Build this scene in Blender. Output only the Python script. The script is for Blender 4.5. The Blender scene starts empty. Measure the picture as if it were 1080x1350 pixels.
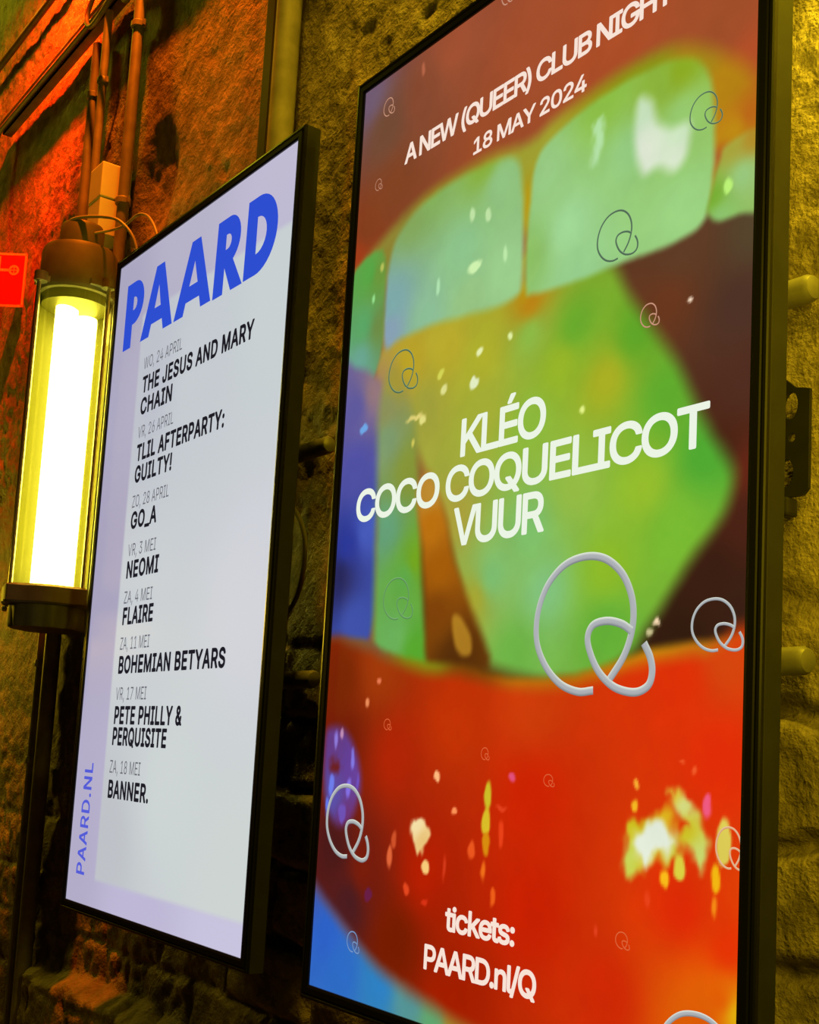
import bpy, bmesh, math, random
import numpy as np
from mathutils import Matrix, Vector
from mathutils.geometry import delaunay_2d_cdt

# ---------------------------------------------------------------- camera, world, lights, exposure
scene = bpy.context.scene
COL = scene.collection
Z0 = 1.15            # height of the lower edge of the lit display pictures above the floor
WALL = 0.130         # the wall face lies this far behind the displays' front plane (y = 0)

cam_data = bpy.data.cameras.new('camera')
cam = bpy.data.objects.new('camera', cam_data)
COL.objects.link(cam)
right = Vector((0.57742, 0.81451, 0.05673))
up = Vector((0.06989, -0.11852, 0.99049))
right.normalize()
back = right.cross(up).normalized()
up = back.cross(right).normalized()
m = Matrix((right, up, back)).transposed().to_4x4()
m.translation = Vector((2.2512, -0.8673, 0.2868 + Z0))
cam.matrix_world = m
cam_data.sensor_fit = 'HORIZONTAL'
cam_data.sensor_width = 36.0
cam_data.lens = 1638.96 / 1080 * 36.0
cam_data.shift_x = (540 - 523.635) / 1080
cam_data.shift_y = (794.383 - 675) / 1080
cam_data.clip_start = 0.02
scene.camera = cam

world = bpy.data.worlds.new('world')
scene.world = world
world.use_nodes = True
world.node_tree.nodes['Background'].inputs['Color'].default_value = (1.0, 0.62, 0.12, 1)
world.node_tree.nodes['Background'].inputs['Strength'].default_value = 0.006

scene.view_settings.view_transform = 'Standard'
scene.view_settings.look = 'None'
scene.view_settings.exposure = 0.0
scene.view_settings.gamma = 1.0
scene.view_settings.use_curve_mapping = False


def light(name, kind, loc, target, power, color, **kw):
    d = bpy.data.lights.new(name, kind)
    d.energy = power
    d.color = color
    for k, v in kw.items():
        setattr(d, k, v)
    o = bpy.data.objects.new(name, d)
    COL.objects.link(o)
    o.location = loc
    v = Vector(target) - Vector(loc)
    o.rotation_euler = v.to_track_quat('-Z', 'Y').to_euler()
    return o


AMBER = (1.0, 0.60, 0.015)
YELLOW = (1.0, 0.72, 0.015)
# club lighting above the frame, close to the wall
light('amber_spot_across_gap', 'SPOT', (0.92, -0.24, Z0 + 2.9), (0.62, 0.13, Z0 + 0.35), 215, AMBER, shadow_soft_size=0.06,
      spot_size=math.radians(38), spot_blend=0.9)
light('amber_downlight_right', 'SPOT', (1.62, -0.05, Z0 + 3.0), (1.52, 0.11, Z0 + 0.5), 130, YELLOW, shadow_soft_size=0.08,
      spot_size=math.radians(30), spot_blend=0.5)
light('yellow_lamp_right', 'AREA', (2.02, -0.36, Z0 + 0.70), (1.45, 0.12, Z0 + 0.65), 7.5, YELLOW,
      shape='RECTANGLE', size=0.10, size_y=0.6)
light('red_wall_spot', 'SPOT', (-0.46, -0.03, Z0 + 2.50), (-0.95, 0.12, Z0 + 2.08), 520, (1.0, 0.035, 0.001), shadow_soft_size=0.02,
      spot_size=math.radians(84), spot_blend=0.9)
light('orange_wall_spot', 'SPOT', (-0.02, -0.13, Z0 + 3.1), (-0.12, 0.10, Z0 + 1.2), 460, (1.0, 0.16, 0.003), shadow_soft_size=0.03,
      spot_size=math.radians(50), spot_blend=0.6)
# the next yellow tube lamps along the same wall, right and far left of the picture; plus an added left fill
light('yellow_tube_light', 'AREA', (1.78, 0.05, Z0 + 1.30), (1.4, 0.03, Z0 + 0.98), 9, YELLOW,
      shape='RECTANGLE', size=0.08, size_y=0.35)
light('far_yellow_light', 'POINT', (-1.9, -0.35, Z0 + 2.9), (0, 0, 0), 9, (1.0, 0.95, 0.02), shadow_soft_size=0.1)
light('left_wall_fill', 'POINT', (-2.1, -0.35, Z0 + 0.75), (0, 0, 0), 24, (1.0, 0.66, 0.02), shadow_soft_size=0.1)  # added off-frame fill for the wall the lamp's liner keeps dark


# ---------------------------------------------------------------- helpers
def lin(c):
    c = np.asarray(c, float) / 255.0
    return np.where(c <= 0.04045, c / 12.92, ((c + 0.055) / 1.055) ** 2.4)


def group_of(o, label=None, cat=None, group=None, kind=None):
    for k, v in (('label', label), ('category', cat), ('group', group), ('kind', kind)):
        if v:
            o[k] = v
    return o


def thing(name, label, cat, loc=(0, 0, 0), group=None):
    o = bpy.data.objects.new(name, None)
    o.empty_display_size = 0.05
    COL.objects.link(o)
    o.location = loc
    return group_of(o, label, cat, group)


def mesh_obj(name, verts, faces, mat, parent=None, smooth=False, loc=None):
    me = bpy.data.meshes.new(name)
    me.from_pydata([tuple(v) for v in verts], [], faces)
    me.update()
    if mat:
        me.materials.append(mat)
    if smooth:
        me.polygons.foreach_set('use_smooth', [True] * len(me.polygons))
    o = bpy.data.objects.new(name, me)
    COL.objects.link(o)
    if parent:
        o.parent = parent
    if loc:
        o.location = loc
    return o


class MB:
    """collects shapes for ONE mesh object"""
    def __init__(self):
        self.v, self.f = [], []

    def add(self, v, f):
        k = len(self.v)
        self.v += [tuple(a) for a in v]
        self.f += [tuple(i + k for i in q) for q in f]
        return self

    def box(self, lo, hi, bevel=0.0):
        bm = bmesh.new()
        bmesh.ops.create_cube(bm, size=1.0)
        for v in bm.verts:
            v.co = Vector([(lo[i] + hi[i]) / 2 + v.co[i] * (hi[i] - lo[i]) for i in range(3)])
        if bevel:
            bmesh.ops.bevel(bm, geom=list(bm.edges), offset=bevel, segments=2, affect='EDGES', profile=0.6)
        bm.verts.ensure_lookup_table()
        bm.verts.index_update()
        self.add([v.co[:] for v in bm.verts], [[v.index for v in f.verts] for f in bm.faces])
        bm.free()
        return self

    def lathe(self, profile, center=(0, 0, 0), n=40, squash=None):
        """profile: (radius, z); axis along z"""
        v, f = [], []
        for r, z in profile:
            for i in range(n):
                a = 2 * math.pi * i / n
                rr = r * (squash(a, z) if squash else 1.0)
                v.append((center[0] + rr * math.cos(a), center[1] + rr * math.sin(a), center[2] + z))
        m_ = len(profile)
        for j in range(m_ - 1):
            for i in range(n):
                i2 = (i + 1) % n
                f.append((j * n + i, j * n + i2, (j + 1) * n + i2, (j + 1) * n + i))
        f.append(tuple(range(n - 1, -1, -1)))
        f.append(tuple((m_ - 1) * n + i for i in range(n)))
        return self.add(v, f)

    def tube(self, pts, r, n=12):
        P = [Vector(p) for p in pts]
        v, f = [], []
        ref = Vector((0.13, 0.97, 0.21))
        for i, p in enumerate(P):
            t = (P[min(i + 1, len(P) - 1)] - P[max(i - 1, 0)]).normalized()
            a = t.cross(ref)
            if a.length < 0.05:
                a = t.cross(Vector((1, 0, 0)))
            a.normalize()
            b = t.cross(a)
            for k in range(n):
                w = 2 * math.pi * k / n
                v.append(p + (a * math.cos(w) + b * math.sin(w)) * r)
        for i in range(len(P) - 1):
            for k in range(n):
                k2 = (k + 1) % n
                f.append((i * n + k, i * n + k2, (i + 1) * n + k2, (i + 1) * n + k))
        f.append(tuple(range(n - 1, -1, -1)))
        f.append(tuple((len(P) - 1) * n + k for k in range(n)))
        return self.add(v, f)

    def build(self, name, mat, parent=None, smooth=False, angle=None):
        o = mesh_obj(name, self.v, self.f, mat, parent)
        bm = bmesh.new()
        bm.from_mesh(o.data)
        bmesh.ops.recalc_face_normals(bm, faces=bm.faces)
        if smooth:
            for fc in bm.faces:
                fc.smooth = True
            for e in bm.edges:
                if len(e.link_faces) == 2 and e.calc_face_angle(0) > (angle or 0.6):
                    e.smooth = False
        bm.to_mesh(o.data)
        bm.free()
        return o


def curve_pts(ctrl, k=8, closed=False):
    """Catmull-Rom through control points (any dimension)"""
    c = np.asarray(ctrl, float)
    n = len(c)
    out = []
    for i in range(n if closed else n - 1):
        p0 = c[(i - 1) % n] if closed or i > 0 else 2 * c[0] - c[1]
        p1, p2 = c[i], c[(i + 1) % n]
        p3 = c[(i + 2) % n] if closed or i + 2 < n else 2 * c[-1] - c[-2]
        for j in range(k):
            t = j / k
            out.append(0.5 * (2 * p1 + (p2 - p0) * t + (2 * p0 - 5 * p1 + 4 * p2 - p3) * t * t
                              + (3 * p1 - p0 - 3 * p2 + p3) * t ** 3))
    if not closed:
        out.append(c[-1])
    return np.array(out)


# ---------------------------------------------------------------- materials
def principled(name, color, rough=0.5, metal=0.0, spec=0.5):
    mt = bpy.data.materials.new(name)
    mt.use_nodes = True
    b = mt.node_tree.nodes['Principled BSDF']
    b.inputs['Base Color'].default_value = (*color, 1)
    b.inputs['Roughness'].default_value = rough
    b.inputs['Metallic'].default_value = metal
    b.inputs['Specular IOR Level'].default_value = spec
    return mt


def worn(name, c1, c2, rough=0.5, metal=0.0, scale=14, bump=0.15, spec=0.5):
    """two-tone noise-worn surface"""
    mt = principled(name, c1, rough, metal, spec)
    nt = mt.node_tree
    b = nt.nodes['Principled BSDF']
    tc = nt.nodes.new('ShaderNodeTexCoord')
    nz = nt.nodes.new('ShaderNodeTexNoise')
    nz.inputs['Scale'].default_value = scale
    nz.inputs['Detail'].default_value = 6
    nt.links.new(tc.outputs['Object'], nz.inputs['Vector'])
    rp = nt.nodes.new('ShaderNodeValToRGB')
    rp.color_ramp.elements[0].position = 0.35
    rp.color_ramp.elements[0].color = (*c1, 1)
    rp.color_ramp.elements[1].position = 0.68
    rp.color_ramp.elements[1].color = (*c2, 1)
    nt.links.new(nz.outputs['Fac'], rp.inputs['Fac'])
    nt.links.new(rp.outputs['Color'], b.inputs['Base Color'])
    bp = nt.nodes.new('ShaderNodeBump')
    bp.inputs['Strength'].default_value = bump
    bp.inputs['Distance'].default_value = 0.002
    nt.links.new(nz.outputs['Fac'], bp.inputs['Height'])
    nt.links.new(bp.outputs['Normal'], b.inputs['Normal'])
    return mt


def emission(name, color, strength=1.0):
    mt = bpy.data.materials.new(name)
    mt.use_nodes = True
    nt = mt.node_tree
    nt.nodes.clear()
    e = nt.nodes.new('ShaderNodeEmission')
    e.inputs['Color'].default_value = (*color, 1)
    e.inputs['Strength'].default_value = strength
    o = nt.nodes.new('ShaderNodeOutputMaterial')
    nt.links.new(e.outputs[0], o.inputs[0])
    return mt


def picture_material(name):
    """lit panel: shows the colours stored on the mesh, black glossy glass otherwise"""
    mt = principled(name, (0.0, 0.0, 0.0), 0.4, 0.0, 0.05)
    nt = mt.node_tree
    b = nt.nodes['Principled BSDF']
    a = nt.nodes.new('ShaderNodeAttribute')
    a.attribute_name = 'picture'
    nt.links.new(a.outputs['Color'], b.inputs['Emission Color'])
    b.inputs['Emission Strength'].default_value = 1.0
    return mt


def wall_material():
    mt = principled('rough_concrete', (0.3, 0.26, 0.2), 0.62, 0, 0.4)
    nt = mt.node_tree
    b = nt.nodes['Principled BSDF']
    tc = nt.nodes.new('ShaderNodeTexCoord')

    def noise(scale, detail, rough=0.6, kind=None):
        n = nt.nodes.new('ShaderNodeTexNoise')
        n.inputs['Scale'].default_value = scale
        n.inputs['Detail'].default_value = detail
        n.inputs['Roughness'].default_value = rough
        nt.links.new(tc.outputs['Object'], n.inputs['Vector'])
        return n
    big, mid, fine = noise(3.2, 8, 0.62), noise(22, 6, 0.65), noise(120, 4, 0.6)
    rp = nt.nodes.new('ShaderNodeValToRGB')
    els = rp.color_ramp.elements
    els[0].position, els[0].color = 0.30, (0.13, 0.105, 0.08, 1)
    els[1].position, els[1].color = 0.72, (0.42, 0.36, 0.28, 1)
    e = els.new(0.50)
    e.color = (0.27, 0.22, 0.165, 1)
    nt.links.new(big.outputs['Fac'], rp.inputs['Fac'])
    rp2 = nt.nodes.new('ShaderNodeValToRGB')
    rp2.color_ramp.elements[0].position, rp2.color_ramp.elements[0].color = 0.36, (0.45, 0.42, 0.38, 1)
    rp2.color_ramp.elements[1].position, rp2.color_ramp.elements[1].color = 0.62, (1.15, 1.12, 1.05, 1)
    nt.links.new(mid.outputs['Fac'], rp2.inputs['Fac'])
    mx = nt.nodes.new('ShaderNodeMix')
    mx.data_type = 'RGBA'
    mx.blend_type = 'MULTIPLY'
    mx.inputs['Factor'].default_value = 0.85
    nt.links.new(rp.outputs['Color'], mx.inputs['A'])
    nt.links.new(rp2.outputs['Color'], mx.inputs['B'])
    nt.links.new(mx.outputs['Result'], b.inputs['Base Color'])
    ad = nt.nodes.new('ShaderNodeMath')
    ad.operation = 'MULTIPLY_ADD'
    ad.inputs[1].default_value = 0.35
    nt.links.new(fine.outputs['Fac'], ad.inputs[0])
    nt.links.new(mid.outputs['Fac'], ad.inputs[2])
    bp = nt.nodes.new('ShaderNodeBump')
    bp.inputs['Strength'].default_value = 0.9
    bp.inputs['Distance'].default_value = 0.012
    nt.links.new(ad.outputs[0], bp.inputs['Height'])
    nt.links.new(bp.outputs['Normal'], b.inputs['Normal'])
    return mt


def clear_glass(name, tint=(1, 1, 1)):
    """clear glass tube: see-through with a glancing-angle reflection"""
    mt = bpy.data.materials.new(name)
    mt.use_nodes = True
    nt = mt.node_tree
    nt.nodes.clear()
    t = nt.nodes.new('ShaderNodeBsdfTransparent')
    t.inputs['Color'].default_value = (*tint, 1)
    g = nt.nodes.new('ShaderNodeBsdfGlossy')
    g.inputs['Roughness'].default_value = 0.06
    fr = nt.nodes.new('ShaderNodeFresnel')
    fr.inputs['IOR'].default_value = 1.45
    mx = nt.nodes.new('ShaderNodeMixShader')
    nt.links.new(fr.outputs[0], mx.inputs[0])
    nt.links.new(t.outputs[0], mx.inputs[1])
    nt.links.new(g.outputs[0], mx.inputs[2])
    o = nt.nodes.new('ShaderNodeOutputMaterial')
    nt.links.new(mx.outputs[0], o.inputs[0])
    return mt


M = {
    'wall': wall_material(),
    'floor': worn('dark_floor', (0.05, 0.045, 0.04), (0.10, 0.09, 0.08), 0.7),
    'frame': principled('black_display_frame', (0.006, 0.006, 0.0065), 0.3, 0, 0.3),
    'side': worn('grey_display_side', (0.022, 0.0218, 0.0205), (0.027, 0.0266, 0.0255), 0.5, 0.0, 30, 0.02, 0.08),
    'black': worn('black_metal', (0.010, 0.010, 0.010), (0.02, 0.019, 0.018), 0.5, 0.3),
    'picture': picture_material('lit_picture'),
    'rail': worn('grey_steel_rail', (0.13, 0.12, 0.11), (0.19, 0.18, 0.165), 0.45, 0.25, 40, 0.1),
    'pipe': worn('painted_pipe', (0.16, 0.14, 0.12), (0.24, 0.21, 0.18), 0.5, 0.0, 26, 0.1),
    'dark_pipe': worn('dark_conduit', (0.06, 0.052, 0.047), (0.11, 0.10, 0.09), 0.5, 0.0, 26, 0.1),
    'duct': worn('off_white_duct', (0.78, 0.76, 0.72), (0.84, 0.82, 0.78), 0.5, 0, 18, 0.05),
    'cable': principled('grey_cable', (0.28, 0.26, 0.24), 0.45),
    'dark_cable': principled('black_cable', (0.03, 0.028, 0.026), 0.5),
    'lamp_body': worn('olive_cast_lamp_body', (0.07, 0.066, 0.05), (0.095, 0.09, 0.07), 0.55, 0.0, 30, 0.1),
    'lamp_steel': principled('lamp_steel', (0.5, 0.48, 0.42), 0.3, 0.9),
    'tube': emission('glowing_tube', (1.0, 0.88, 0.12), 30.0),
    'yellow_liner': principled('yellow_lamp_liner', (0.032, 0.032, 0.0004), 0.5),
    'glass': clear_glass('clear_glass', (0.98, 0.96, 0.72)),
    'sign_red': principled('red_sign', (0.80, 0.012, 0.008), 0.4),
    'sign_white': principled('faded_sign_white', (0.75, 0.45, 0.34), 0.45),
}

PICTURE_LAYERS = [
    [None,0,[[13,13,112,90,112],[57,76,112,72,52],[25,205,130,62,30],[141,57,135,72,48],[202,22,160,80,50],[351,92,165,78,45],[477,150,172,78,40],[633,199,160,78,42],[671,270,178,78,40],[84,172,128,65,35],[289,179,155,75,40],[0,241,160,60,25]],1],
    [[[371,399],[489,392],[630,386],[695,394],[706,837],[212,833],[195,645]],10,[[684,423,85,68,45],[593,416,95,60,38],[576,465,105,55,30],[668,490,78,50,38],[675,563,80,45,32],[646,628,72,35,20],[677,647,100,38,22],[678,689,75,35,22],[641,740,58,30,18],[607,793,50,28,15],[676,770,58,32,20],[267,795,85,45,10]],1],
    [[[69,397],[137,364],[216,365],[290,381],[357,378],[444,386],[495,398],[524,441],[557,483],[593,530],[618,576],[641,613],[662,645],[658,672],[641,697],[614,723],[587,757],[560,787],[546,805],[501,826],[435,831],[375,823],[322,807],[289,761],[259,697],[231,631],[188,569],[134,502],[79,461]],14,[[143,425,190,165,40],[221,424,185,170,45],[295,451,175,175,45],[300,516,165,175,55],[372,408,185,130,20],[374,444,140,185,70],[447,454,105,170,45],[536,485,95,165,40],[496,523,170,175,35],[426,491,150,180,40],[579,557,95,170,45],[628,625,80,170,50],[381,549,140,185,60],[457,628,150,190,70],[553,643,150,190,45],[594,692,120,185,50],[389,668,125,190,105],[417,736,130,195,125],[328,712,125,190,112],[506,720,140,185,40],[509,781,100,175,55],[373,799,110,180,70],[253,634,170,160,60],[181,492,160,160,60],[95,454,165,130,90],[297,736,165,165,50]],1],
    [[[-11,272],[64,234],[155,205],[276,201],[359,212],[409,199],[523,190],[590,201],[643,237],[687,286],[689,352],[628,328],[620,379],[368,345],[365,393],[355,390],[346,311],[96,291],[90,372],[70,377],[61,322],[8,308]],14,[[606,226,165,135,25],[644,266,180,130,20],[672,308,185,100,25],[534,197,140,150,25],[359,216,160,160,50],[359,316,190,150,10],[217,195,150,140,40],[91,237,140,130,50],[656,317,190,140,20]],1],
    [[[85,386],[80,307],[95,249],[137,221],[203,209],[277,210],[333,222],[349,258],[356,324],[357,378],[348,393],[312,396],[255,391],[187,385],[122,385]],8,[[241,305,142,197,140],[171,203,130,175,90],[132,225,130,165,90],[308,243,145,195,130],[277,207,135,175,60],[100,333,125,170,170],[95,368,135,160,180],[316,356,155,205,140],[170,372,140,190,150],[261,378,150,195,130]],1],
    [[[363,388],[362,317],[371,243],[404,220],[469,207],[534,206],[591,215],[620,244],[630,291],[630,352],[625,388],[604,403],[553,405],[490,404],[421,403],[378,399]],6,[[429,339,160,215,150],[517,286,150,205,130],[556,228,140,180,60],[586,225,140,170,35],[388,263,150,200,130],[592,377,155,210,130],[444,395,150,205,140],[588,274,150,200,110],[480,212,140,190,70],[368,354,140,190,100]],1],
    [[[524,268],[527,236],[536,233],[549,245],[556,268],[573,282],[593,284],[600,294],[595,320],[580,330],[558,318],[539,317],[528,294]],9,[[538,294,232,236,222],[536,244,205,230,200],[589,290,210,232,200],[580,318,225,236,215]],0.9],
    [[[463,278],[463,239],[472,230],[477,241],[474,269],[470,280]],6,[[471,251,188,232,182]],0.8],
    [[[624,388],[627,374],[636,343],[646,328],[688,331],[690,402],[662,402],[638,402]],5,[[665,365,155,205,130],[651,331,170,165,60],[639,397,140,195,110],[631,375,120,175,50],[677,333,180,140,40]],1],
    [[[-11,389],[-11,272],[66,250],[79,327],[76,399],[41,443]],6,[[41,275,85,165,70],[31,346,90,165,100],[27,392,105,165,145],[60,280,110,150,60],[68,356,110,140,70]],1],
    [[[-28,406],[18,401],[85,437],[96,495],[94,574],[91,633],[99,721],[90,769],[61,783],[-13,774]],9,[[25,460,95,90,160],[68,443,150,120,125],[34,545,80,80,165],[27,645,42,55,150],[70,630,70,90,185],[57,748,60,80,170],[10,684,40,40,90]],1],
    [[[80,471],[112,418],[163,507],[189,644],[203,738],[219,809],[163,807],[105,791],[95,711],[88,583]],13,[[119,439,165,150,55],[97,475,140,145,90],[102,516,125,155,110],[156,564,135,150,55],[114,635,100,160,120],[161,698,95,170,75],[144,771,105,175,90],[190,792,85,165,45],[180,681,115,165,30]],1],
    [[[175,595],[201,576],[236,632],[258,688],[293,744],[329,814],[223,818],[206,738],[192,663]],10,[[209,638,185,110,15],[229,695,165,92,10],[227,748,125,65,10],[268,803,85,45,10],[206,600,190,140,50]],1],
    [[[259,755],[273,753],[293,774],[297,796],[281,799],[266,784]],5,[[280,782,180,130,35]],0.9],
    [[[-24,769],[77,770],[129,788],[209,803],[282,809],[349,823],[423,827],[479,822],[541,809],[589,800],[701,799],[702,837],[401,856],[-18,814]],7,[[78,778,120,90,60],[210,809,130,140,20],[400,830,185,120,15],[561,807,195,140,15],[660,803,190,120,20],[296,815,120,70,10]],1],
    [[[-32,781],[78,783],[130,797],[210,816],[283,821],[350,833],[424,837],[480,832],[541,819],[589,811],[635,809],[703,810],[711,1159],[680,1203],[491,1224],[353,1206],[300,1195],[244,1184],[152,1164],[64,1123],[-4,1085],[-30,1024]],13,[[401,856,205,60,10],[115,808,160,55,10],[30,825,120,35,5],[39,903,112,25,8],[159,919,175,35,5],[273,872,195,50,5],[407,950,205,35,3],[609,835,222,48,8],[661,816,215,70,14],[655,903,224,45,8],[616,1038,220,42,6],[415,1064,200,32,2],[231,1045,180,30,2],[108,1058,120,28,12],[37,1038,75,25,25],[180,1129,118,28,0],[79,1098,75,28,32],[298,1168,165,30,0],[526,1127,205,40,5],[668,1063,226,50,5],[679,1117,228,185,15],[661,1108,228,90,5],[645,1127,220,90,5]],1],
    [[[-65,1057],[-3,1086],[65,1125],[152,1166],[244,1186],[300,1197],[378,1214],[165,1286],[-40,1248]],16,[[31,1142,45,98,200],[71,1182,45,108,200],[154,1185,45,128,195],[216,1191,85,148,150],[263,1203,95,165,110],[300,1199,165,140,40],[-8,1095,60,90,180]],1],
    [[[1,896],[18,882],[46,886],[71,907],[88,940],[88,968],[68,1002],[32,1002],[6,963]],10,[[20,899,95,70,175],[69,931,95,75,200],[29,971,85,95,215],[59,998,110,60,150]],0.75],
    [[[16,923],[34,921],[45,930],[36,940],[17,937]],8,[[31,931,110,25,15]],0.85],
    [[[204,986],[220,987],[235,994],[238,1006],[229,1020],[218,1028],[208,1018],[201,1001]],4,[[212,994,245,225,170],[225,1010,235,195,120]],1],
    [[[541,992],[544,965],[554,960],[575,962],[588,951],[602,948],[606,962],[611,991],[597,996],[577,1000],[558,1011],[545,1012]],7,[[558,964,205,190,30],[548,998,200,215,90],[595,953,225,180,30],[578,998,215,190,40],[605,986,205,200,60]],1],
    [[[553,985],[560,971],[577,965],[599,963],[607,978],[600,988],[584,992],[575,1001],[565,995]],7,[[577,978,228,236,218]],1],
    [[[598,937],[612,933],[624,948],[633,960],[644,979],[638,1004],[628,998],[623,986],[610,977],[611,967],[621,965],[609,950]],6,[[613,945,212,225,150],[618,968,205,190,30],[634,987,200,215,110],[606,937,225,190,40]],1],
    [[232,1039,7,8],3,[[232,1039,245,200,120]],1],
    [[246,937,6,6],3,[[246,937,255,185,125]],1],
    [[281,971,5,5],3,[[281,971,250,145,85]],1],
    [[339,954,6,17],3,[[339,954,205,190,40]],1],
    [[338,982,7,14],3,[[338,982,218,190,40]],1],
    [[339,1004,6,11],3,[[339,1004,215,140,15]],1],
    [[336,1032,3,10],3,[[336,1032,238,110,25]],1],
    [[377,931,5,4],3,[[377,931,225,80,125]],1],
    [[362,964,8,3],3,[[362,964,225,65,30]],1],
    [[363,992,4,12],3,[[363,992,232,65,25]],1],
    [[354,1059,4,7],3,[[354,1059,240,95,25]],1],
    [[314,1011,6,9],3,[[314,1011,232,85,30]],1],
    [[161,1035,6,13],3,[[161,1035,222,100,55]],1],
    [[168,1015,5,9],3,[[168,1015,205,80,40]],1],
    [[198,1068,6,7],3,[[198,1068,225,70,30]],1],
    [[268,1037,2,12],3,[[268,1037,215,60,28]],1],
    [[594,1013,5,9],3,[[594,1013,246,185,25]],1],
    [[612,1002,7,12],3,[[612,1002,218,208,65]],1],
    [[654,1007,5,11],3,[[654,1007,242,182,18]],1],
    [[652,1030,3,8],3,[[652,1030,246,140,22]],1],
    [[661,974,8,20],3,[[661,974,222,205,85]],1],
    [[555,948,4,6],3,[[555,948,246,185,35]],1],
    [[556,929,4,5],3,[[556,929,250,172,50]],1],
    [[641,946,5,9],3,[[641,946,240,90,130]],1],
    [[611,908,3,2],3,[[611,908,240,90,40]],1],
    [[626,915,3,3],3,[[626,915,240,90,40]],1],
    [[286,443,6,4],3,[[286,443,230,238,175]],1],
    [[278,479,9,8],3,[[278,479,228,238,195]],1],
    [[219,473,6,7],3,[[219,473,222,222,140]],1],
    [[211,452,6,5],3,[[211,452,212,212,85]],1],
    [[164,498,18,3],3,[[164,498,228,212,120]],1],
    [[180,503,7,6],3,[[180,503,228,222,130]],1],
    [[161,531,3,6],3,[[161,531,212,202,90]],1],
    [[48,491,9,6],3,[[48,491,110,165,228]],1],
    [[339,435,4,4],3,[[339,435,228,242,165]],1],
    [[462,549,4,4],3,[[462,549,228,242,135]],1],
    [[606,469,3,3],3,[[606,469,255,232,205]],1],
    [[258,265,5,8],3,[[258,265,192,228,165]],1],
    [[289,278,5,8],3,[[289,278,192,228,165]],1],
    [[324,336,4,10],3,[[324,336,188,232,168]],1],
    [[268,333,13,5],3,[[268,333,208,242,175]],1],
    [[197,338,4,10],3,[[197,338,178,228,178]],1],
    [[68,274,4,7],3,[[68,274,182,192,90]],1],
    [[649,370,5,7],3,[[649,370,190,245,120]],1],
    [[51,313,3,6],3,[[51,313,150,222,140]],1],
    [[575,779,4,3],3,[[575,779,250,220,180]],1],
    [[567,786,3,3],3,[[567,786,200,190,140]],1],
    [[94,853,4,6],3,[[94,853,235,140,90]],1],
    [[117,825,5,4],3,[[117,825,230,120,80]],1],
    [[138,24,4,8],3,[[138,24,180,100,70]],1],
    [[27,899,4,11],3,[[27,899,140,120,215]],1],
    [[69,922,4,13],3,[[69,922,130,120,225]],1],
    [[23,957,6,13],3,[[23,957,110,125,235]],1],
    [[63,960,5,13],3,[[63,960,130,110,225]],1],
    [[15,982,4,11],3,[[15,982,100,120,230]],1],
    [[41,892,4,7],3,[[41,892,190,140,180]],1],
    [[83,949,3,12],3,[[83,949,110,80,190]],1],
    [[52,989,9,13],3,[[52,989,110,80,180]],1],
    [[121,1084,8,8],3,[[121,1084,105,30,70]],1],
    [[234,1079,5,4],3,[[234,1079,215,50,20]],1],
    [[509,1072,2,5],3,[[509,1072,235,70,35]],1],
    [[575,1033,3,7],3,[[575,1033,230,65,25]],1]]
EMBLEM_STRANDS = [[[0.034,0.485],[-0.126,0.492],[-0.317,0.431],[-0.485,0.294],[-0.592,0.111],[-0.599,-0.095],[-0.523,-0.286],[-0.393,-0.416],[-0.24,-0.485],[-0.042,-0.5],[0.134,-0.454],[0.286,-0.34],[0.378,-0.187],[0.408,-0.034],[0.385,0.118],[0.317,0.263],[0.195,0.408]],[[0.393,0.073],[0.294,0.019],[0.149,-0.011],[0.011,0.011],[-0.042,0.095],[-0.011,0.21],[0.08,0.347],[0.21,0.447],[0.34,0.492],[0.469,0.5],[0.569,0.454],[0.599,0.363],[0.576,0.263],[0.515,0.164]]]
EMBLEMS = [[490,774,138,165,"silver"],[649,784,47,58,"silver"],[68,1000,88,97,"silver"],[645,1166,84,101,"silver"],[63,46,25,26,"rose"],[49,152,16,17,"rose"],[133,431,55,64,"dark"],[150,724,51,63,"green"],[506,372,53,58,"dark"],[620,283,37,40,"dark"],[555,471,24,25,"rose"],[143,878,13,16,"orange"],[332,908,13,14,"orange"],[436,932,12,16,"orange"],[96,1143,24,27,"blue"],[546,1075,15,18,"orange"],[670,979,35,32,"cream"],[306,4,27,21,"rose"]]
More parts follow.
